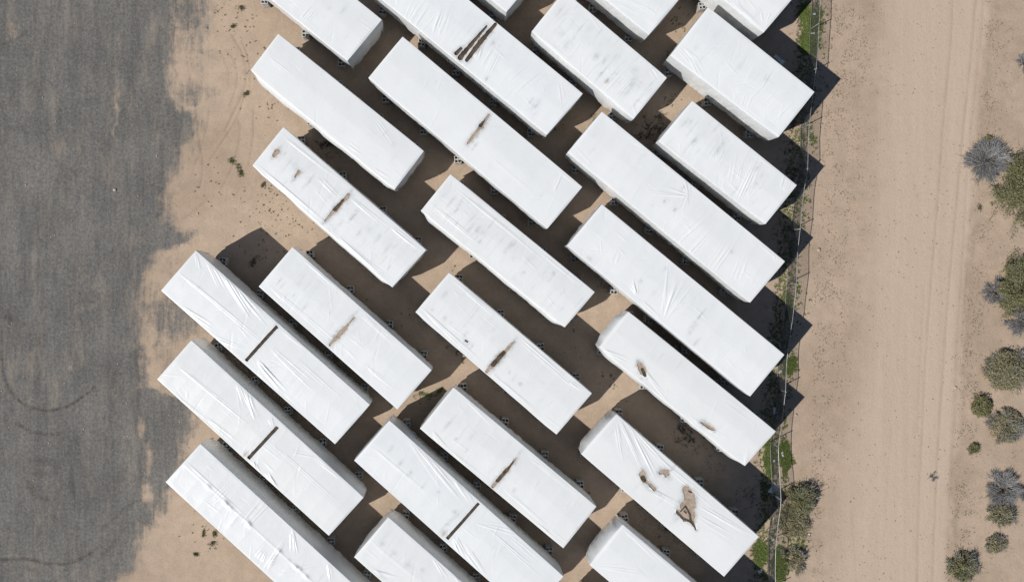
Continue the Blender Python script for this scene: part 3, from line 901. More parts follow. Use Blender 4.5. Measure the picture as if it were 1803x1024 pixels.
ORD = ['first', 'second', 'third', 'fourth', 'fifth', 'sixth']
PIER_SPOTS = []
for key, d in MODULES.items():
    W, Nn, E, S, L, Wd, ax_l, ax_t, c = d['geo']
    fr = [.075, .30, .50, .715, .935] if L > 14.5 else ([.06, .365, .66, .92] if L > 11 else [.08, .46, .87])
    for sgn, side in ((-1, 'lower'), (1, 'upper')):
        a, b = (W, S) if sgn < 0 else (Nn, E)
        seen = []
        for fi, q in enumerate(fr):
            p = a + (b - a) * q
            xy = p[:2] + ax_t * sgn * .09
            vis = 0
            for ox in (-.25, 0, .25):
                for oy in (-.25, 0, .25):
                    s_ = topx(np.array([xy[0] + ox, xy[1] + oy, .96]))
                    if 3 < s_[0] < 1800 and 3 < s_[1] < 1021 and not any(inside(h, s_[0], s_[1], 0.5) for h in HULLS.values()):
                        vis += 1
            if vis >= 1:
                seen.append(xy)
        for i, xy in enumerate(seen):
            if len(seen) == 1:
                lab = f"only block pier showing, {side} side of {d['ref']}"
            else:
                lab = f"{ORD[i]} block pier from left, {side} side of {d['ref']}"
            PIER_SPOTS.append((xy, lab))


def make_pier():
    r = thing('block_pier', (0, 0, 0))
    for lv in range(5):
        for sgn in (-1, 1):
            o = bpy.data.objects.new('concrete_block', BLOCK)
            COL.objects.link(o)
            o.parent = r
            if lv % 2 == 0:
                o.location = (0, sgn * .129, lv * .192)
            else:
                o.location = (sgn * .129, 0, lv * .192)
                o.rotation_euler = (0, 0, math.pi / 2)
    return r


pier0 = make_pier()
for i, (xy, lab) in enumerate(PIER_SPOTS):
    if i == 0:
        r = pier0
    else:
        r = pier0.copy()
        COL.objects.link(r)
        for ch in list(pier0.children):
            c = ch.copy()
            c.parent = r
            COL.objects.link(c)
    r.location = (xy[0], xy[1], 0.012)
    r.rotation_euler = (0, 0, math.radians(random.gauss(0, 5)))
    tag(r, lab, 'block pier', 'cinder block piers under the modules')

# ------------------------------------------------------------------ ground
FENCE_TOP = [(1447, -80), (1445, 0), (1442, 46), (1441, 84), (1437, 121), (1431, 176), (1425, 219), (1424, 252), (1422, 297), (1416, 340), (1409, 403), (1405, 450), (1402, 500), (1398, 550), (1391, 592),
             (1386, 640), (1383, 690), (1378, 739), (1371, 786), (1373, 830), (1375, 884), (1370, 930), (1366, 966), (1366, 1024), (1365, 1110)]
FZ = 1.75


def polyline_x(poly, y):
    ys = np.array([p[1] for p in poly], float)
    xs = np.array([p[0] for p in poly], float)
    return np.interp(y, ys, xs)


gx = np.concatenate([-np.geomspace(1500, 38, 26)[:-1], np.arange(-38, 45.01, .105), np.geomspace(46, 1500, 26)])
gy = np.concatenate([-np.geomspace(1500, 27, 26)[:-1], np.arange(-27, 22.01, .105), np.geomspace(22.8, 1500, 26)])
GX, GY = np.meshgrid(gx, gy, indexing='ij')
PX = NX + GX * F_PX / CAM_H
PY = NY - GY * F_PX / CAM_H
# wander the drawn outlines a little
wx = (fbm(GX * .55, GY * .55, 31, 3) - .5) * 16
wy = (fbm(GX * .55, GY * .55, 41, 3) - .5) * 16
wx = wx + (fbm(GX * 1.7, GY * 1.7, 33, 4) - .5) * 14
wy = wy + (fbm(GX * 1.7, GY * 1.2, 43, 4) - .5) * 18
QX, QY = PX + wx, PY + wy

lot_edge = [(320, -4000), (312, -60), (305, 0), (302, 69), (294, 119), (287, 172), (300, 186), (330, 200), (338, 215), (337, 238), (309, 255), (308, 300), (287, 322), (283, 355), (289, 395), (318, 414),
            (330, 426), (302, 434), (266, 450), (250, 486), (240, 516), (242, 567), (251, 655), (250, 682), (285, 690), (318, 704), (334, 728), (330, 754), (319, 776), (313, 820), (294, 862), (277, 895),
            (250, 929), (235, 962), (232, 1000), (200, 1022), (150, 1060), (120, 4000)]
ex = polyline_x(lot_edge, QY)
mill = sstep(40, -20, QX - ex)


def ell(x, y, rx, ry, s=1.0, soft=.6):
    r = np.sqrt(((QX - x) / rx) ** 2 + ((QY - y) / ry) ** 2)
    return s * sstep(1 + soft, 1 - soft, r)


for e in [(335, 22, 42, 40, .72), (345, 62, 26, 22, .5), (332, 165, 30, 26, .55), (360, 165, 22, 16, .4), (370, 88, 16, 14, .35), (320, 50, 20, 40, .5), (345, 80, 30, 20, .4), (345, 240, 14, 30, .3), (330, 420, 22, 14, .5), (306, 560, 60, 46, .72), (250, 560, 30, 60, .5), (285, 640, 26, 60, .42), (268, 545, 14, 20, .6),
          (275, 600, 14, 16, .6), (330, 590, 30, 22, .4), (270, 500, 10, 30, .35), (345, 110, 22, 16, .35), (300, 470, 24, 18, .3), (262, 900, 12, 24, .5), (236, 960, 10, 30, .4), (340, 200, 12, 14, .4)]:
    mill = np.maximum(mill, ell(*e))
for e in [(248, 752, 6, 14, .95), (260, 802, 8, 20, .9), (262, 868, 12, 22, .85), (203, 182, 4, 36, .7), (206, 240, 4, 20, .4), (22, 60, 10, 26, .35), (262, 590, 10, 22, .9), (275, 650, 12, 30, .8), (150, 540, 20, 6, .35), (126, 645, 4, 5, .7)]:
    mill = mill * (1 - .85 * ell(*e, soft=.98) * (.45 + .8 * fbm(GX * 1.5, GY * .5, 47, 3)))
road_l = [(1575, -4000), (1560, 0), (1535, 500), (1475, 1024), (1450, 4000)]
road_r = [(1790, -4000), (1738, 0), (1697, 500), (1662, 1024), (1500, 4000)]
rl_, rr_ = polyline_x(road_l, QY), polyline_x(road_r, QY)
road = sstep(-40, 40, QX - rl_) * sstep(10, -10, QX - rr_)
ftx = polyline_x([tuple(topx(np.array([*gp(x, y, FZ)[:2], 0.0]))) for x, y in FENCE_TOP], PY)
fd = PX - ftx
inframe = sstep(-120, 0, PY) * sstep(1150, 1024, PY)
weed = .42 * sstep(-38, -8, fd) * sstep(34, 12, fd) * inframe
weed += .18 * sstep(20, 30, fd) * sstep(90, 40, fd) * inframe
for e in [(1427, 32, 18, 30, .95), (1422, 72, 22, 22, 1.0), (1440, 30, 12, 30, .7), (1431, 90, 12, 16, .6), (1444, 60, 6, 30, .5), (1408, 238, 18, 12, .6), (1432, 240, 12, 24, .5), (1386, 535, 8, 28, .8), (1393, 642, 12, 24, .95), (1404, 505, 8, 20, .5), (1374, 652, 9, 6, .6), (1356, 805, 12, 44, .95), (1366, 770, 12, 16, .5),
          (1382, 805, 11, 34, .95), (1350, 860, 8, 30, .6), (1340, 975, 18, 30, .95), (1376, 990, 13, 36, .95), (1420, 380, 12, 8, .35), (1416, 372, 7, 5, .5), (752, 694, 26, 6, .8), (776, 686, 8, 7, .8), (1045, 205, 8, 8, .6),
          (1400, 940, 30, 40, .45), (1385, 740, 8, 20, .5), (1185, 178, 12, 18, .45), (1200, 40, 18, 30, .35), (980, 205, 22, 26, .35), (1000, 30, 16, 20, .2), (800, 620, 24, 24, .35), (660, 530, 20, 20, .2), (1075, 665, 24, 24, .28),
          (1205, 655, 8, 10, .3), (300, 365, 26, 34, .32), (262, 340, 8, 20, .2), (1180, 90, 10, 40, .2), (720, 680, 24, 10, .4), (1035, 870, 18, 16, .25), (1250, 775, 24, 16, .25), (1100, 705, 20, 10, .2), (250, 870, 10, 22, .25)]:
    weed = np.maximum(weed, ell(*e))
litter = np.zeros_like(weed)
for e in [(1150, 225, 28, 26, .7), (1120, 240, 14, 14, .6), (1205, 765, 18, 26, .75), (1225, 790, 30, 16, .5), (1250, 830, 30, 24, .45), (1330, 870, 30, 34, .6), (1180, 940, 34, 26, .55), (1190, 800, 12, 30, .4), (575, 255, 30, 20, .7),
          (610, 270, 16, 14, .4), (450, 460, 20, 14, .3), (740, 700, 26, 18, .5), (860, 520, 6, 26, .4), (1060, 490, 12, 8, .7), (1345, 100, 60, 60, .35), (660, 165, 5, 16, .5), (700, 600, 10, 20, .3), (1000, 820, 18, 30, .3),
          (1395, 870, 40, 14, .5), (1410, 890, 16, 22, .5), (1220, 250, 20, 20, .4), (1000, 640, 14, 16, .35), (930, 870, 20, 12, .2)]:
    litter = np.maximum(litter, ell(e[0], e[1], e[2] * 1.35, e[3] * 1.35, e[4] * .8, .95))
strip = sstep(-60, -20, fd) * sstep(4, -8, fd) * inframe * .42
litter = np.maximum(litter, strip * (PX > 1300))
grit = .25 + .75 * sstep(1440, 1470, QX) * sstep(1640, 1500, QX) + .7 * sstep(25, 5, np.abs(QX - rr_ - 18)) + .3 * sstep(800, 300, QX)
# tracks
rut = np.zeros_like(weed)
rutw = []


def track(pts, w, s):
    global rut
    best = np.full_like(rut, 1e9)
    sub = (PX > min(p[0] for p in pts) - 12) & (PX < max(p[0] for p in pts) + 12) & (PY > min(p[1] for p in pts) - 12) & (PY < max(p[1] for p in pts) + 12)
    x, y = PX[sub], PY[sub]
    bb = np.full(x.shape, 1e9)
    for (x1, y1), (x2, y2) in zip(pts[:-1], pts[1:]):
        bb = np.minimum(bb, seg_dist(x, y, x1, y1, x2, y2)[0])
    v = min(1.0, s * 1.25) * np.exp(-(bb / (w * 1.15)) ** 2) * (.35 + .9 * fbm(x * .12, y * .05, 51, 2))
    rut[sub] = np.maximum(rut[sub], v)


def spline(pts, n=12):
    pts = np.array(pts, float)
    P = np.vstack([2 * pts[0] - pts[1], pts, 2 * pts[-1] - pts[-2]])
    o = []
    for i in range(1, len(P) - 2):
        for t in np.linspace(0, 1, n, endpoint=False):
            a, b, c, d = P[i - 1], P[i], P[i + 1], P[i + 2]
            o.append(.5 * ((2 * b) + (-a + c) * t + (2 * a - 5 * b + 4 * c - d) * t * t + (-a + 3 * b - 3 * c + d) * t ** 3))
    o.append(pts[-1])
    return [tuple(p) for p in o]


for ti_, (pts, w, s) in enumerate([([(1679, -60), (1676, 60), (1663, 200), (1652, 350), (1640, 500), (1630, 640), (1624, 770), (1618, 900), (1614, 1100)], 1.6, .8),
                  ([(1724, -60), (1712, 80), (1699, 210), (1684, 370), (1672, 500), (1662, 640), (1654, 760), (1648, 880), (1640, 1100)], 1.6, .8),
                  ([(1738, -60), (1728, 60), (1715, 190), (1704, 300), (1694, 480), (1686, 600), (1680, 760)], 1.6, .55),
                  ([(1760, -60), (1755, 120), (1738, 240), (1714, 340), (1703, 480), (1692, 620)], 1.5, .4),
                  ([(1688, 560), (1684, 660), (1680, 760), (1672, 900), (1668, 1100)], 3.0, .5),
                  ([(1768, 770), (1700, 780), (1690, 900), (1685, 1000)], 2.5, .0),
                  ([(1628, 500), (1622, 620), (1616, 760)], 1.2, .35), ([(1570, 760), (1560, 900), (1556, 1050)], 1.4, .2), ([(1500, 900), (1510, 1040)], 1.4, .15),
                  # curved tyre marks left of the smooth module
                  ([(408, 62), (428, 100), (433, 140), (424, 170), (410, 200), (395, 230)], 1.4, .7), ([(398, 85), (415, 115), (416, 150), (405, 185)], 1.2, .5),
                  ([(388, 90), (400, 120), (402, 150)], 1.2, .45), ([(425, 70), (438, 110), (440, 155)], 1.2, .55), ([(432, 160), (418, 205), (390, 250), (370, 280)], 1.5, .6),
                  ([(345, 195), (350, 240), (357, 290), (352, 330)], 1.4, .6), ([(335, 130), (332, 150)], 1.2, .5), ([(447, 190), (445, 240), (438, 290)], 1.2, .5), ([(420, 210), (422, 240), (410, 290), (390, 330)], 1.3, .5),
                  ([(330, 110), (338, 150), (340, 170)], 1.4, .5), ([(368, 190), (362, 230), (340, 300)], 1.3, .4), ([(300, 400), (340, 372), (365, 350)], 1.4, .3),
                  ([(1477, 525), (1490, 547)], .9, .7)]):
    track(spline(pts), w, s * (.62 if pts[0][0] > 1500 else 1.25))
stain = np.zeros_like(weed)


def stain_line(pts, w, s):
    global stain
    keep = rut.copy()
    globals()['rut'] = stain
    track(spline(pts), w, s)
    globals()['stain'] = globals()['rut']
    globals()['rut'] = keep


for pts, w, s in [([(2, 620), (6, 660), (20, 690), (40, 710), (75, 722), (110, 718), (140, 702), (165, 682)], 2.4, .9), ([(4, 700), (18, 720), (10, 740)], 4, .6),
                  ([(30, 744), (55, 760), (85, 764), (108, 762)], 2.6, .8), ([(2, 985), (50, 984), (85, 992), (125, 990), (155, 976), (165, 970)], 2.8, .9), ([(0, 80), (35, 66), (58, 40), (66, 0)], 1.6, .6),
                  ([(125, 830), (130, 870), (140, 900)], 3.5, .5), ([(245, 800), (250, 860), (256, 890)], 2.5, .6), ([(240, 620), (242, 680), (238, 760)], 3, .5), ([(8, 560), (14, 555), (20, 565)], 4, .7),
                  ([(50, 850), (60, 870), (80, 880)], 5, .6), ([(55, 810), (90, 815), (90, 835), (60, 832)], 6, .45), ([(133, 925), (135, 930)], 6, .7), ([(45, 1000), (80, 1005)], 5, .5), ([(0, 960), (40, 975)], 3, .4),
                  ([(280, 330), (284, 370), (276, 380)], 3.5, .75), ([(150, 150), (152, 200), (146, 260), (142, 300)], 3, .35), ([(283, 250), (286, 270), (284, 320)], 4, .45), ([(240, 660), (244, 700), (246, 690)], 4, .5), ([(70, 600), (66, 640), (72, 690)], 6, .3),
                  ([(195, 620), (200, 660), (204, 700)], 4, .3), ([(120, 300), (118, 340)], 6, .3), ([(60, 20), (62, 40)], 2, .6), ([(170, 640), (200, 655)], 4, .25), ([(90, 420), (110, 440)], 6, .25), ([(180, 930), (215, 900), (240, 880)], 3, .5),
                  ([(170, 990), (215, 935), (226, 920)], 2.4, .45)]:
    stain_line(pts, w, s * .8)
GZ = .05 * (fbm(GX * .25, GY * .25, 61, 3) - .5) + .018 * (fbm(GX * 1.6, GY * 1.6, 67, 3) - .5)
GZ = GZ * (np.abs(GX) < 44) * (np.abs(GY) < 26)
GZ = GZ - .03 * rut
GZ = GZ + .05 * sstep(12, 0, np.abs(QX - rr_ - 8)) * (np.abs(GY) < 30) * fbm(GX * 1.1, GY * .6, 71, 2)
GZ -= .03

nxg, nyg = GX.shape
gid = np.arange(nxg * nyg).reshape(nxg, nyg)
GF = np.stack([gid[:-1, :-1], gid[1:, :-1], gid[1:, 1:], gid[:-1, 1:]], axis=-1).reshape(-1, 4)


def fcen(a):
    return ((a[:-1, :-1] + a[1:, 1:] + a[1:, :-1] + a[:-1, 1:]) / 4).reshape(-1)


cls = np.zeros(len(GF), int)
cls[(fcen(road) > .5)] = 2
cls[(fcen(mill) > .5)] = 1
GV = np.stack([GX, GY, GZ], axis=-1).reshape(-1, 3)
ATT = dict(mill=mill, road=road, weed=weed, litter=litter, grit=grit, rut=rut, stain=stain)
for k, nm in ((0, 'ground'), (1, 'gravel_lot'), (2, 'dirt_road')):
    ff = GF[cls == k]
    used = np.unique(ff)
    remap = np.full(len(GV), -1)
    remap[used] = np.arange(len(used))
    o = mesh_np(nm, GV[used], remap[ff], M['ground'], None, True, {a: np.clip(v.reshape(-1)[used], 0, 1) for a, v in ATT.items()})
    tag(o, kind='structure')


def gz(x, y):
    i = np.clip(np.searchsorted(gx, x), 0, nxg - 1)
    j = np.clip(np.searchsorted(gy, y), 0, nyg - 1)
    return GZ[i, j]


# ------------------------------------------------------------------ chain-link fence
fence = thing('chain_link_fence', (*gp(1405, 500, FZ)[:2], 0))
tag(fence, 'sagging chain-link fence of grey wire on thin steel posts between modules and dirt road', 'fence')
fo = np.array([*gp(1405, 500, FZ)[:2], 0])
path = np.array([gp(x, y, FZ)[:2] for x, y in spline(FENCE_TOP, 6)])
seglen = np.concatenate([[0], np.cumsum(np.linalg.norm(np.diff(path, axis=0), axis=1))])


def fpt(sv):
    return np.array([np.interp(sv, seglen, path[:, 0]), np.interp(sv, seglen, path[:, 1])])


def s_at_y(ypx):
    yy = gp(0, ypx, FZ)[1]
    return np.interp(-yy, -path[:, 1], seglen)


post_y = [-40, 42, 121, 219, 297, 403, 500, 592, 690, 786, 880, 966, 1050]
posts_s = [s_at_y(y) for y in post_y]
for ps in posts_s:
    p = fpt(ps)
    sp = Soup()
    lean = np.array([random.gauss(0, .03), random.gauss(0, .03)])
    g = gz(*p)
    sp.tube([(p[0] - fo[0], p[1] - fo[1], g - .2), (p[0] - fo[0] + lean[0], p[1] - fo[1] + lean[1], FZ + .05)], .032, 8)
    sp.tube([(p[0] - fo[0] + lean[0], p[1] - fo[1] + lean[1], FZ + .052), (p[0] - fo[0] + lean[0], p[1] - fo[1] + lean[1], FZ + .09)], .042, 8, .01)
    sp.build('post', M['galv'], fence, True)


def sag(sv):
    d = min(abs(sv - q) for q in posts_s)
    return .10 * min(1, d / 1.6) ** 1.2


S0, S1 = posts_s[0], posts_s[-1]
ss_ = np.arange(S0, S1, .25)
for nm, zf, r, mk in (('top_wire', 1.0, .020, 'galv'), ('bottom_wire', .05, .013, 'wire')):
    sp = Soup()
    pts = []
    for sv in ss_:
        p = fpt(sv)
        off = .10 * (vnoise(np.array([sv * .3]), np.array([3.0]), 77)[0] - .5) * 2
        pts.append((p[0] - fo[0] + (off if zf < .5 else 0), p[1] - fo[1], (FZ - sag(sv)) * zf + (.02 if zf < .5 else 0)))
    sp.tube(pts, r, 6)
    sp.build(nm, M[mk], fence, True)
# woven wire: zig-zag strands
sp_v, sp_f = [], []
pitch = .075
cnt = int((S1 - S0) / pitch)
rows = 22
nv = 0
for k in range(cnt):
    sv = S0 + k * pitch
    top = FZ - sag(sv) - .01
    zz = np.linspace(top, .07, rows)
    zig = np.where(np.arange(rows) % 2 == 0, -pitch / 2, pitch / 2)
    svv = sv + zig
    xs = np.interp(svv, seglen, path[:, 0]) - fo[0]
    ys = np.interp(svv, seglen, path[:, 1]) - fo[1]
    bul = .05 * np.sin(np.linspace(0, math.pi, rows)) * (vnoise(np.full(rows, sv * .5), np.zeros(rows), 83) - .3)
    xs = xs + bul
    r = .0075
    for dx, dz in ((-r, -r * .5), (r, -r * .5), (0, r)):
        sp_v.append(np.stack([xs + dx, ys + dx * .3, zz + dz * 1.2], axis=-1))
    base = nv
    i = np.arange(rows - 1)
    for a in range(3):
        b = (a + 1) % 3
        sp_f.append(np.stack([base + a * rows + i, base + b * rows + i, base + b * rows + i + 1, base + a * rows + i + 1], axis=-1))
    nv += 3 * rows
mesh_np('wire_mesh', np.concatenate(sp_v), np.concatenate(sp_f), M['wire'], fence)


# ------------------------------------------------------------------ plants
def leaves(R, cen, nrm_up, size, asp=.45):
    """one bent leaf (two triangles) per centre"""
    n = len(cen)
    d = R.normal(0, 1, (n, 3))
    d[:, 2] = np.abs(d[:, 2]) * nrm_up
    d /= np.linalg.norm(d, axis=1)[:, None]
    e = np.cross(d, R.normal(0, 1, (n, 3)))
    e /= np.linalg.norm(e, axis=1)[:, None] + 1e-9
    s = size * R.uniform(.6, 1.4, n)[:, None]
    a = cen - d * s * .5
    b = cen + d * s * .5
    l = cen + e * s * asp * .5
    r = cen - e * s * asp * .5
    V = np.stack([a, l, b, r], axis=1).reshape(-1, 3)
    F = np.arange(4 * n).reshape(n, 4)
    return V, F


def shrub(px, py, rad, h, kind, label, n=None, mixgrey=0.0, squash=1.0, density=1.0, flat=0.0, group='desert shrubs beside the dirt road'):
    """many-stemmed desert shrub: stems fan out of the ground, leaf clumps at their ends"""
    R = np.random.default_rng(int(px * 7 + py))
    rm = rad * CAM_H / F_PX
    p = gp(px, py, 0)
    root = thing('desert_shrub', (p[0], p[1], gz(p[0], p[1])))
    tag(root, label, 'shrub', group)
    nst = int(26 * density * max(1.0, rm))
    st = Soup()
    cl = []
    for i in range(nst):
        az = R.uniform(0, 2 * math.pi)
        el = math.acos(R.uniform(.12, 1)) if kind != 'grey' else math.acos(R.uniform(.02, .95))
        ln = R.uniform(.72, 1.05) * (1 + .25 * (vnoise(np.array([az * 1.2]), np.array([px]), 91)[0] - .5))
        e = np.array([math.sin(el) * math.cos(az) * rm * ln, math.sin(el) * math.sin(az) * rm * squash * ln, max(.06, math.cos(el) * h * ln)])
        mid = e * .5 + np.array([0, 0, .10 * h]) + R.normal(0, .05 * rm, 3)
        mid[2] = max(mid[2], .05)
        st.tube([np.array([0, 0, -.03]) + R.normal(0, .03, 3) * [1, 1, 0], mid, e], .014 + .010 * rm, 4, .006)
        cl.append((mid, e))
        for q in range(3):
            f = R.uniform(.4, .95)
            b0 = mid * (1 - f) + e * f
            b1 = b0 + R.normal(0, .22 * rm, 3) * [1, 1, .6]
            b1[2] = max(b1[2], .04)
            st.tube([b0, b1], .008, 3, .004, cap=False)
            cl.append((b0, b1))
    st.build('branches', M['twig'] if kind != 'grey' else M['twig'], root)
    if kind == 'grey' or mixgrey > 0:
        # a haze of fine bare twigs
        sp_v, sp_f, tint, nv = [], [], [], 0
        m = int((2600 if kind == 'grey' else 2200 * mixgrey) * density * min(2.2, max(.25, rm * rm)))
        ci = R.integers(0, len(cl), m)
        for j in range(m):
            a, b = cl[ci[j]]
            f = R.uniform(.1, 1)
            s0 = a * (1 - f) + b * f + R.normal(0, .07 * rm, 3) * [1, 1, .5]
            dirn = s0 / (np.linalg.norm(s0) + 1e-6) + R.normal(0, .45, 3)
            dirn[2] = dirn[2] * .7 + .1
            ln = R.uniform(.12, .34) * min(1, rm)
            e = s0 + dirn * ln
            e[2] = max(e[2], .02)
            s0[2] = max(s0[2], .02)
            w = np.cross(dirn, [0, 0, 1.0])
            w = w / (np.linalg.norm(w) + 1e-6) * R.uniform(.007, .016)
            sp_v.append(np.array([s0 - w, s0 + w, e + w * .3 + [0, 0, .004], e - w * .3]))
            sp_f.append([nv, nv + 1, nv + 2, nv + 3])
            nv += 4
            tint += [R.uniform(0, 1)] * 4
        mesh_np('twigs', np.concatenate(sp_v), np.array(sp_f), M['grey'], root, False, {'tint': tint})
    if kind != 'grey':
        nl = n or int(8500 * density * min(3.6, max(.10, rm * rm)))
        ci = R.integers(0, len(cl), nl)
        A = np.array([c_[0] for c_ in cl])[ci]
        Bq = np.array([c_[1] for c_ in cl])[ci]
        f = R.beta(2.2, 1.1, nl)[:, None]
        cen = A * (1 - f) + Bq * f + R.normal(0, 1, (nl, 3)) * np.array([.085, .085, .06]) * (rm ** .5)
        cen[:, 2] = np.maximum(cen[:, 2], .03)
        # a share of the leaves fills the dome between the clumps, thinning towards its rim
        k2 = int(nl * .42)
        az = R.uniform(0, 2 * math.pi, k2)
        rr = np.sqrt(R.random(k2)) * .95 * (1 + .30 * (vnoise(az * 1.4 + 3, az * 0 + px, 91) - .5))
        gap = fbm(np.cos(az) * rr * 2.6 + px, np.sin(az) * rr * 2.6 + py, 93, 3) > .40
        zz_ = np.sqrt(np.clip(1 - rr ** 2, .02, 1)) * h * R.uniform(.45, 1.0, k2)
        fill = np.stack([np.cos(az) * rr * rm, np.sin(az) * rr * rm * squash, zz_], axis=-1)
        cen[:k2][gap] = fill[gap]
        V, F = leaves(R, cen, 1.0, .095, .45)
        clump = np.random.default_rng(5).random(len(cl))[ci]
        tint = np.repeat(np.clip(.55 * clump + .45 * R.random(nl), 0, 1), 4)
        mesh_np('foliage', V, F, M['green' if kind == 'green' else 'olive'], root, False, {'tint': tint})
    return root


shrub(1737, 284, 34, .95, 'grey', 'round bare grey bush touching the big green shrub', mixgrey=1, density=1.5)
shrub(1806, 334, 68, 1.6, 'green', 'biggest green shrub, cropped by the right edge beside the round grey bush', squash=.98, density=1.5, mixgrey=.12)
shrub(1795, 504, 54, 1.3, 'green', 'large green shrub at the right edge with a grey bare left flank', density=1.1, mixgrey=.15)
shrub(1752, 515, 22, .6, 'grey', 'low grey twiggy bush leaning on the left flank of a large green shrub', mixgrey=1, density=.8)
shrub(1796, 562, 24, .6, 'grey', 'small bare grey bush at the right edge between two green shrubs', mixgrey=1, density=.9)
shrub(1766, 652, 38, 1.0, 'olive', 'round olive shrub with dense dry foliage above the smallest round one', density=1.35, mixgrey=.2)
shrub(1792, 632, 16, .7, 'grey', 'grey twiggy bush against the upper right of the round olive shrub', mixgrey=1)
shrub(1727, 715, 19, .6, 'green', 'small round yellow-green shrub below the round olive shrub', density=1.3)
shrub(1770, 748, 31, .7, 'olive', 'loose grey-olive shrub with many bare twigs', density=.55, mixgrey=.8)
shrub(1714, 788, 10, .35, 'green', 'tiny dark green bush beside the track edge', density=1.2)
shrub(1766, 860, 27, .6, 'grey', 'pale grey leafless bush with a green fringe', mixgrey=1.0, density=1.2)
shrub(1762, 903, 24, .7, 'olive', 'olive shrub directly below the pale grey leafless bush', density=1.0, mixgrey=.4)
shrub(1802, 868, 14, .5, 'grey', 'sliver of grey bush cut by the right edge', mixgrey=1)
shrub(1752, 955, 17, .5, 'olive', 'small grey-green shrub between the olive shrub and bottom right bush', density=.9, mixgrey=.6)
shrub(1692, 996, 27, .8, 'green', 'dark green shrub at the bottom edge beside the track', density=1.0, mixgrey=.35)
shrub(1803, 112, 14, .5, 'grey', 'grey bush cut by the right edge near the top', mixgrey=1)
shrub(1642, 838, 8, .25, 'grey', 'lone dry weed lying on the dirt road', mixgrey=1, density=.35)
shrub(1738, 246, 8, .4, 'green', 'small green bush above the round bare grey bush', density=1.0)
shrub(1408, 878, 30, .9, 'green', 'dark straggly shrub growing through the fence', density=.9, mixgrey=.2, group='shrubs along the fence')
shrub(1396, 915, 30, .45, 'olive', 'low spreading olive shrub along the fence below the dark straggly one', density=.8, mixgrey=.1, group='shrubs along the fence')
shrub(1398, 980, 22, .5, 'olive', 'dry grey shrub beside the fence near the bottom edge', density=.55, mixgrey=.5, group='shrubs along the fence')


def tufts(name, pts, size, blades, mat, label=None, cat=None, group=None, kind=None, hgt=.5):
    R = np.random.default_rng(len(pts) + int(size * 1000))
    n = len(pts)
    pts = np.asarray(pts)
    base = np.repeat(pts, blades, axis=0)
    sz = np.repeat(size * R.uniform(.45, 1.5, n), blades)
    az = R.uniform(0, 2 * math.pi, n * blades)
    ln = sz * R.uniform(.5, 1.1, n * blades)
    tip = base + np.stack([np.cos(az) * ln, np.sin(az) * ln, ln * R.uniform(.15, hgt, n * blades)], axis=-1)
    w = np.stack([-np.sin(az), np.cos(az), az * 0], axis=-1) * (ln * .22)[:, None]
    mid = base * .45 + tip * .55 + np.array([0, 0, .02])
    V = np.stack([base, mid + w, tip, mid - w], axis=1).reshape(-1, 3)
    F = np.arange(len(V)).reshape(-1, 4)
    tint = np.repeat(np.clip(np.repeat(R.random(n), blades) * .6 + R.random(n * blades) * .4, 0, 1), 4)
    return V, F, tint


def scatter(n, xr, yr, dens, seed):
    R = np.random.default_rng(seed)
    out = []
    x = R.uniform(xr[0], xr[1], n * 30)
    y = R.uniform(yr[0], yr[1], n * 30)
    dv = dens(x, y)
    keep = R.random(len(x)) < dv
    x, y = x[keep][:n], y[keep][:n]
    k = CAM_H / F_PX
    X, Y = (x - NX) * k, -(y - NY) * k
    return np.stack([X, Y, gz(X, Y)], axis=-1)


def at_grid(arr):
    def f(x, y):
        k = CAM_H / F_PX
        X, Y = (x - NX) * k, -(y - NY) * k
        i = np.clip(np.searchsorted(gx, X), 0, nxg - 1)
        j = np.clip(np.searchsorted(gy, Y), 0, nyg - 1)
        return arr[i, j]
    return f


wf = at_grid(weed)
pts = scatter(5600, (1250, 1470), (-40, 1060), lambda x, y: np.clip(wf(x, y) * 1.5 - .25, 0, 1) ** 1.4, 3)
V, F, T = tufts('x', pts, .11, 6, None)
tag(mesh_np('ground_weeds', V, F, M['grass'], None, False, {'tint': T}), 'low green weeds spreading in patches along the fence', 'weeds', kind='stuff')
pts = scatter(900, (560, 1260), (0, 1024), lambda x, y: np.clip(wf(x, y) * 1.5 - .2, 0, 1), 5)
V, F, T = tufts('x', pts, .10, 6, None)
tag(mesh_np('shade_weeds', V, F, M['grass'], None, False, {'tint': T}), 'sparse green weeds in the shaded lanes between the modules', 'weeds', kind='stuff')
# dry tufts on the verge and along the track edge
def verge(x, y):
    f_ = polyline_x(FENCE_TOP, y)
    a = np.exp(-((x - f_ - 45) / 38) ** 2) * .9
    b = np.exp(-((x - polyline_x(road_r, y) - 22) / 16) ** 2) * 1.0
    c_ = .05 * (x > 1440)
    nz = fbm(x * .05, y * .05, 95, 3)
    return np.clip((a + b + c_) * sstep(.35, .65, nz), 0, 1)
pts = scatter(4200, (1430, 1803), (-30, 1050), verge, 9)
V, F, T = tufts('x', pts, .05, 6, None)
tag(mesh_np('dry_grass', V, F, M['tuft'], None, False, {'tint': T}), 'tiny dry grass tufts dotting the road verges', 'dry grass', kind='stuff')


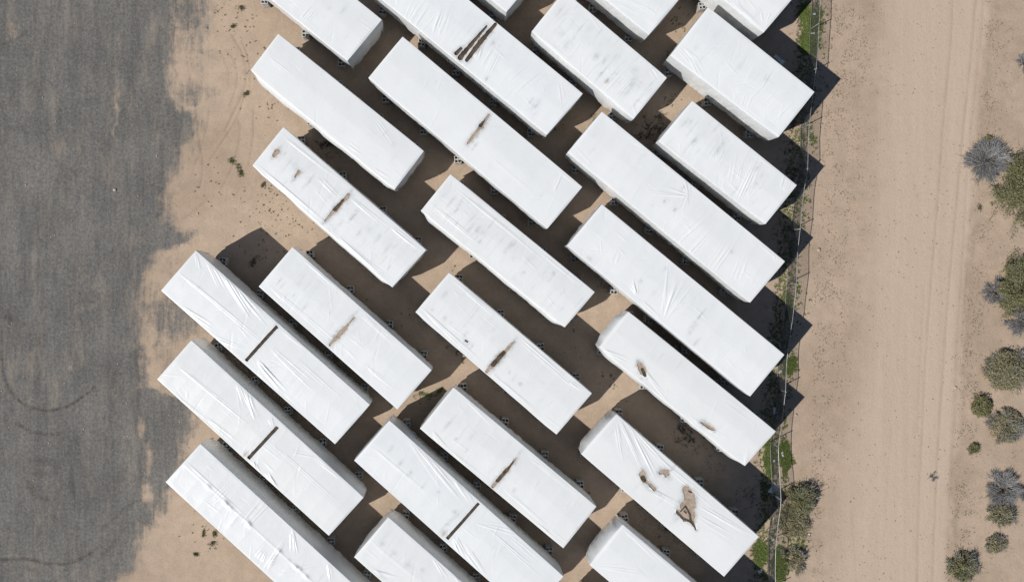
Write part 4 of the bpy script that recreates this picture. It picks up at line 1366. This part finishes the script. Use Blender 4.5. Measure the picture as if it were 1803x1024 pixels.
def leftdirt(x, y):
    v = 0
    for (cx, cy, rx, ry, s) in [(395, 22, 45, 28, 1.0), (430, 80, 30, 34, .9), (470, 190, 40, 20, .7), (490, 330, 50, 40, 1.0), (520, 400, 40, 30, .7), (470, 380, 50, 40, .6), (425, 55, 30, 30, .6), (470, 440, 28, 22, 1.0), (455, 452, 18, 14, 1.0),
                                (380, 330, 40, 40, .35), (325, 575, 18, 16, 1.0), (355, 930, 24, 30, .8), (590, 265, 20, 12, 1.0), (330, 790, 10, 8, .6), (420, 130, 20, 20, .35), (250, 915, 12, 16, .4), (340, 60, 8, 20, .5),
                                (830, 470, 26, 16, .5), (560, 400, 30, 16, .5), (900, 690, 30, 20, .3), (720, 570, 40, 30, .3), (1010, 600, 40, 30, .3), (1180, 170, 20, 16, .4), (840, 80, 30, 20, .3)]:
        v = v + s * np.exp(-((x - cx) / rx) ** 2 - ((y - cy) / ry) ** 2)
    return np.clip(v, 0, 1) * (at_grid(mill)(x, y) < .4)


pts = scatter(360, (300, 1240), (-10, 1010), leftdirt, 13)
V, F, T = tufts('x', pts, .075, 7, None)
tag(mesh_np('scattered_weeds', V, F, M['tuft2'], None, False, {'tint': T * .7}), 'tiny dark weeds scattered over the bare dirt round the modules', 'weeds', kind='stuff')
WEEDS = [(408, 283, 7, 'largest green weed clump on the bare dirt left of the modules'), (421, 296, 4, 'smaller of two green clumps, between the largest clump and its lower neighbour'),
         (424, 306, 5.5, 'green weed clump lowest in the row of three on bare dirt'), (425, 14, 4.5, 'green weed near the top edge on dirt beside the gravel lot'), (411, 46, 4, 'green weed on dirt below the topmost one'),
         (446, 462, 7, 'dark weed clump in the shadow of the upper left-hand slit module'), (378, 938, 6, 'green weed touching the lower side of the bottom-left module'), (358, 938, 5, 'green weed just left of the one touching the bottom-left module'),
         (374, 956, 5, 'low green weed below the pair beside the bottom-left module'), (345, 975, 4, 'lowest green weed on dirt in the bottom left'), (464, 325, 4, 'weed at the lower corner of the module with oval holes'),
         (434, 165, 4, 'weed beside the curved tyre tracks'), (1725, 365, 4, 'small olive weed on the berm left of the biggest shrub')]
for (x, y, r, lab) in WEEDS:
    p = gp(x, y, 0)
    R = np.random.default_rng(int(x))
    t_ = thing('weed_clump', (p[0], p[1], gz(p[0], p[1])))
    rm = r * .8 * CAM_H / F_PX
    n = 130
    cen = R.normal(0, 1, (n, 3)) * np.array([rm * R.uniform(.3, .75), rm * R.uniform(.3, .75), rm * .22]) + (R.integers(0, 3, n)[:, None] - 1) * np.array([R.normal(0, .5), R.normal(0, .5), 0]) * rm
    cen[:, 2] = np.abs(cen[:, 2]) + .02
    V, F = leaves(R, cen, .6, .085, .5)
    mesh_np('leaves', V, F, M['grass' if r >= 5.5 else 'tuft2'], t_, False, {'tint': np.repeat(R.random(n) * .8, 4)})
    st = Soup()
    for q in range(7):
        a = R.uniform(0, 6.28)
        st.tube([(0, 0, -.02), (math.cos(a) * rm * .4, math.sin(a) * rm * .4, .1 * R.uniform(.5, 1.4))], .008, 4, .004)
    st.build('stem', M['twig'], t_)
    tag(t_, lab, 'weed', 'green weeds on the bare dirt')

# ------------------------------------------------------------------ stones
def stone(R, r):
    u = np.linspace(0, 2 * math.pi, 7)[:-1]
    V = []
    for el, k in ((-.5, .8), (.25, 1.0), (.75, .6)):
        for a in u:
            V.append((math.cos(a + el) * r * k * R.uniform(.75, 1.2), math.sin(a + el) * r * k * R.uniform(.75, 1.2), r * .6 * el + r * .25))
    V.append((0, 0, r * .75))
    F4 = []
    for k in range(2):
        for i in range(6):
            F4.append([k * 6 + i, k * 6 + (i + 1) % 6, (k + 1) * 6 + (i + 1) % 6, (k + 1) * 6 + i])
    F3 = [[12 + i, 12 + (i + 1) % 6, 18] for i in range(6)]
    return np.array(V), np.array(F4), np.array(F3)


R = np.random.default_rng(21)
sp = Soup()
pts = np.concatenate([scatter(1100, (0, 330), (-20, 1040), lambda x, y: .5 * (at_grid(mill)(x, y) > .5), 17), scatter(800, (1440, 1803), (-20, 1040), lambda x, y: .3 + 0 * x, 19)])
for p in pts:
    V, F4, F3 = stone(R, R.uniform(.010, .032) * (1 + (R.random() < .05) * .9))
    b = sp.n
    sp.add(V + p, F4)
    sp.f3.append(F3 + b)
tag(sp.build('pebbles', M['rock'], None, True), 'small pale stones strewn over the gravel lot and the dirt road', 'pebbles', kind='stuff')
for (x, y, r, lab) in [(1442, 440, .14, 'pale tan rock on the verge beside the fence shadow'), (202, 334, .13, 'pale pinkish rock alone on the grey gravel lot'), (1683, 682, .12, 'light rock on the right-hand wheel track of the dirt road'),
                       (1402, 730, .10, 'pale stone beside the fence at the tip of a module shadow'), (348, 376, .09, 'yellowish stone on dirt above the upper left-hand slit module')]:
    p = gp(x, y, 0)
    V, F4, F3 = stone(np.random.default_rng(int(x)), r)
    o = mesh_np('rock', V, [F4, F3], M['rock'], None, True)
    o.location = (p[0], p[1], gz(p[0], p[1]))
    tag(o, lab, 'rock')

# ------------------------------------------------------------------ torn plastic lying about
def scrap(px, py, w, h, ang, label):
    R = np.random.default_rng(int(px + 3 * py))
    n = 7
    u = np.linspace(-.5, .5, n)
    U, Vv = np.meshgrid(u, u, indexing='ij')
    z = .02 + .05 * fbm(U * 4 + px, Vv * 4, 7, 2) * min(1.0, w * 3)
    x = U * w * (1 + .5 * (vnoise(Vv * 3 + px, U * 0, 3) - .5))
    y = Vv * h * (1 + .5 * (vnoise(U * 3 + py, Vv * 0, 4) - .5))
    c_, s_ = math.cos(ang), math.sin(ang)
    V = np.stack([x * c_ - y * s_, x * s_ + y * c_, z], axis=-1).reshape(-1, 3)
    V2 = V - np.array([0, 0, .006])
    i = np.arange(n * n).reshape(n, n)
    F = np.stack([i[:-1, :-1], i[1:, :-1], i[1:, 1:], i[:-1, 1:]], axis=-1).reshape(-1, 4)
    rim = np.concatenate([i[:-1, 0], i[-1, :-1], i[:0:-1, -1], i[0, :0:-1]])
    nx_ = np.roll(rim, -1)
    Fr = np.stack([rim, rim + n * n, nx_ + n * n, nx_], axis=-1)
    p = gp(px, py, 0)
    o = mesh_np('plastic_scrap', np.concatenate([V, V2]), np.concatenate([F, F[:, ::-1] + n * n, Fr]), M['scrap'], None, True)
    o.location = (p[0], p[1], gz(p[0], p[1]) + .01)
    tag(o, label, 'scrap', 'scraps of white plastic on the ground')


scrap(1434, 25, .20, .14, .3, 'small white plastic scrap on green weeds, topmost along the fence')
scrap(1431, 59, .28, .10, .1, 'thin pale plastic scrap between two green weed patches near the top')
scrap(1374, 654, .26, .16, .6, 'pale plastic scrap beside the lower corner of the long creased module')
scrap(1378, 799, .12, .36, .2, 'upright pale scrap on the brightest green weed patch')
scrap(1363, 811, .20, .14, .9, 'little pale scrap just left of the fence by the bright weed patch')
scrap(1362, 912, .10, .24, -.3, 'narrow white scrap between the two bright fence wires')
scrap(1378, 933, .22, .16, .2, 'white plastic scrap beside the low spreading shrub')
scrap(1425, 940, .14, .12, .2, 'lone white scrap on the dirt right of the low spreading shrub')
scrap(1361, 948, .24, .2, .5, 'pale scrap under the fence below the straggly shrub')
scrap(1372, 105, .9, .30, -.72, 'long grey plastic strip in shadow along the wide short module')
scrap(1362, 860, .8, .55, .9, 'crumpled plastic sheet caught in shade at the fence foot')
scrap(1364, 722, .22, .5, .1, 'bluish plastic strip in the shadow tip above the weed patch')
scrap(1416, 114, .10, .10, .1, 'tiny pale scrap in the shadow of the cropped top right module')
scrap(1338, 1005, .35, .2, .4, 'grey scrap in dark shade at the bottom edge by the fence')

# ------------------------------------------------------------------ camera, sun, sky
cam = bpy.data.cameras.new('camera')
co = bpy.data.objects.new('camera', cam)
COL.objects.link(co)
co.location = (0, 0, CAM_H)
co.rotation_euler = (0, 0, 0)
cam.sensor_width = 36
cam.lens = F_PX / 1803 * 36
cam.shift_x = (901.5 - NX) / 1803
cam.shift_y = -(512 - NY) / 1803
cam.clip_start = .5
cam.clip_end = 4000
scene.camera = co

SUN_DIR = np.array([-84, -42.0])        # towards the sun, photo right / up axes
elev = math.atan2(ROOF, np.hypot(*SUN_DIR) * CAM_H / F_PX)
h = SUN_DIR / np.hypot(*SUN_DIR) * math.cos(elev)
to_sun = Vector((h[0], h[1], math.sin(elev)))
sl = bpy.data.lights.new('sun', 'SUN')
sl.energy = 4.35
sl.angle = math.radians(.53)
sl.color = (1.0, .975, .94)
so = bpy.data.objects.new('sun', sl)
COL.objects.link(so)
so.rotation_euler = to_sun.to_track_quat('Z', 'Y').to_euler()
w = bpy.data.worlds.new('World')
scene.world = w
w.use_nodes = True
nt = w.node_tree
sky = nt.nodes.new('ShaderNodeTexSky')
sky.sky_type = 'NISHITA'
sky.sun_disc = False
sky.sun_elevation = elev
sky.sun_rotation = math.atan2(to_sun.x, to_sun.y)
sky.altitude = 400
sky.air_density = 1.0
sky.dust_density = .3
sky.ozone_density = 2.5
nt.links.new(sky.outputs[0], nt.nodes['Background'].inputs[0])
nt.nodes['Background'].inputs[1].default_value = .053

scene.view_settings.view_transform = 'Standard'
scene.view_settings.look = 'None'
scene.view_settings.exposure = 0.0
scene.view_settings.gamma = 1.0
scene.cycles.max_bounces = 8
scene.cycles.diffuse_bounces = 5
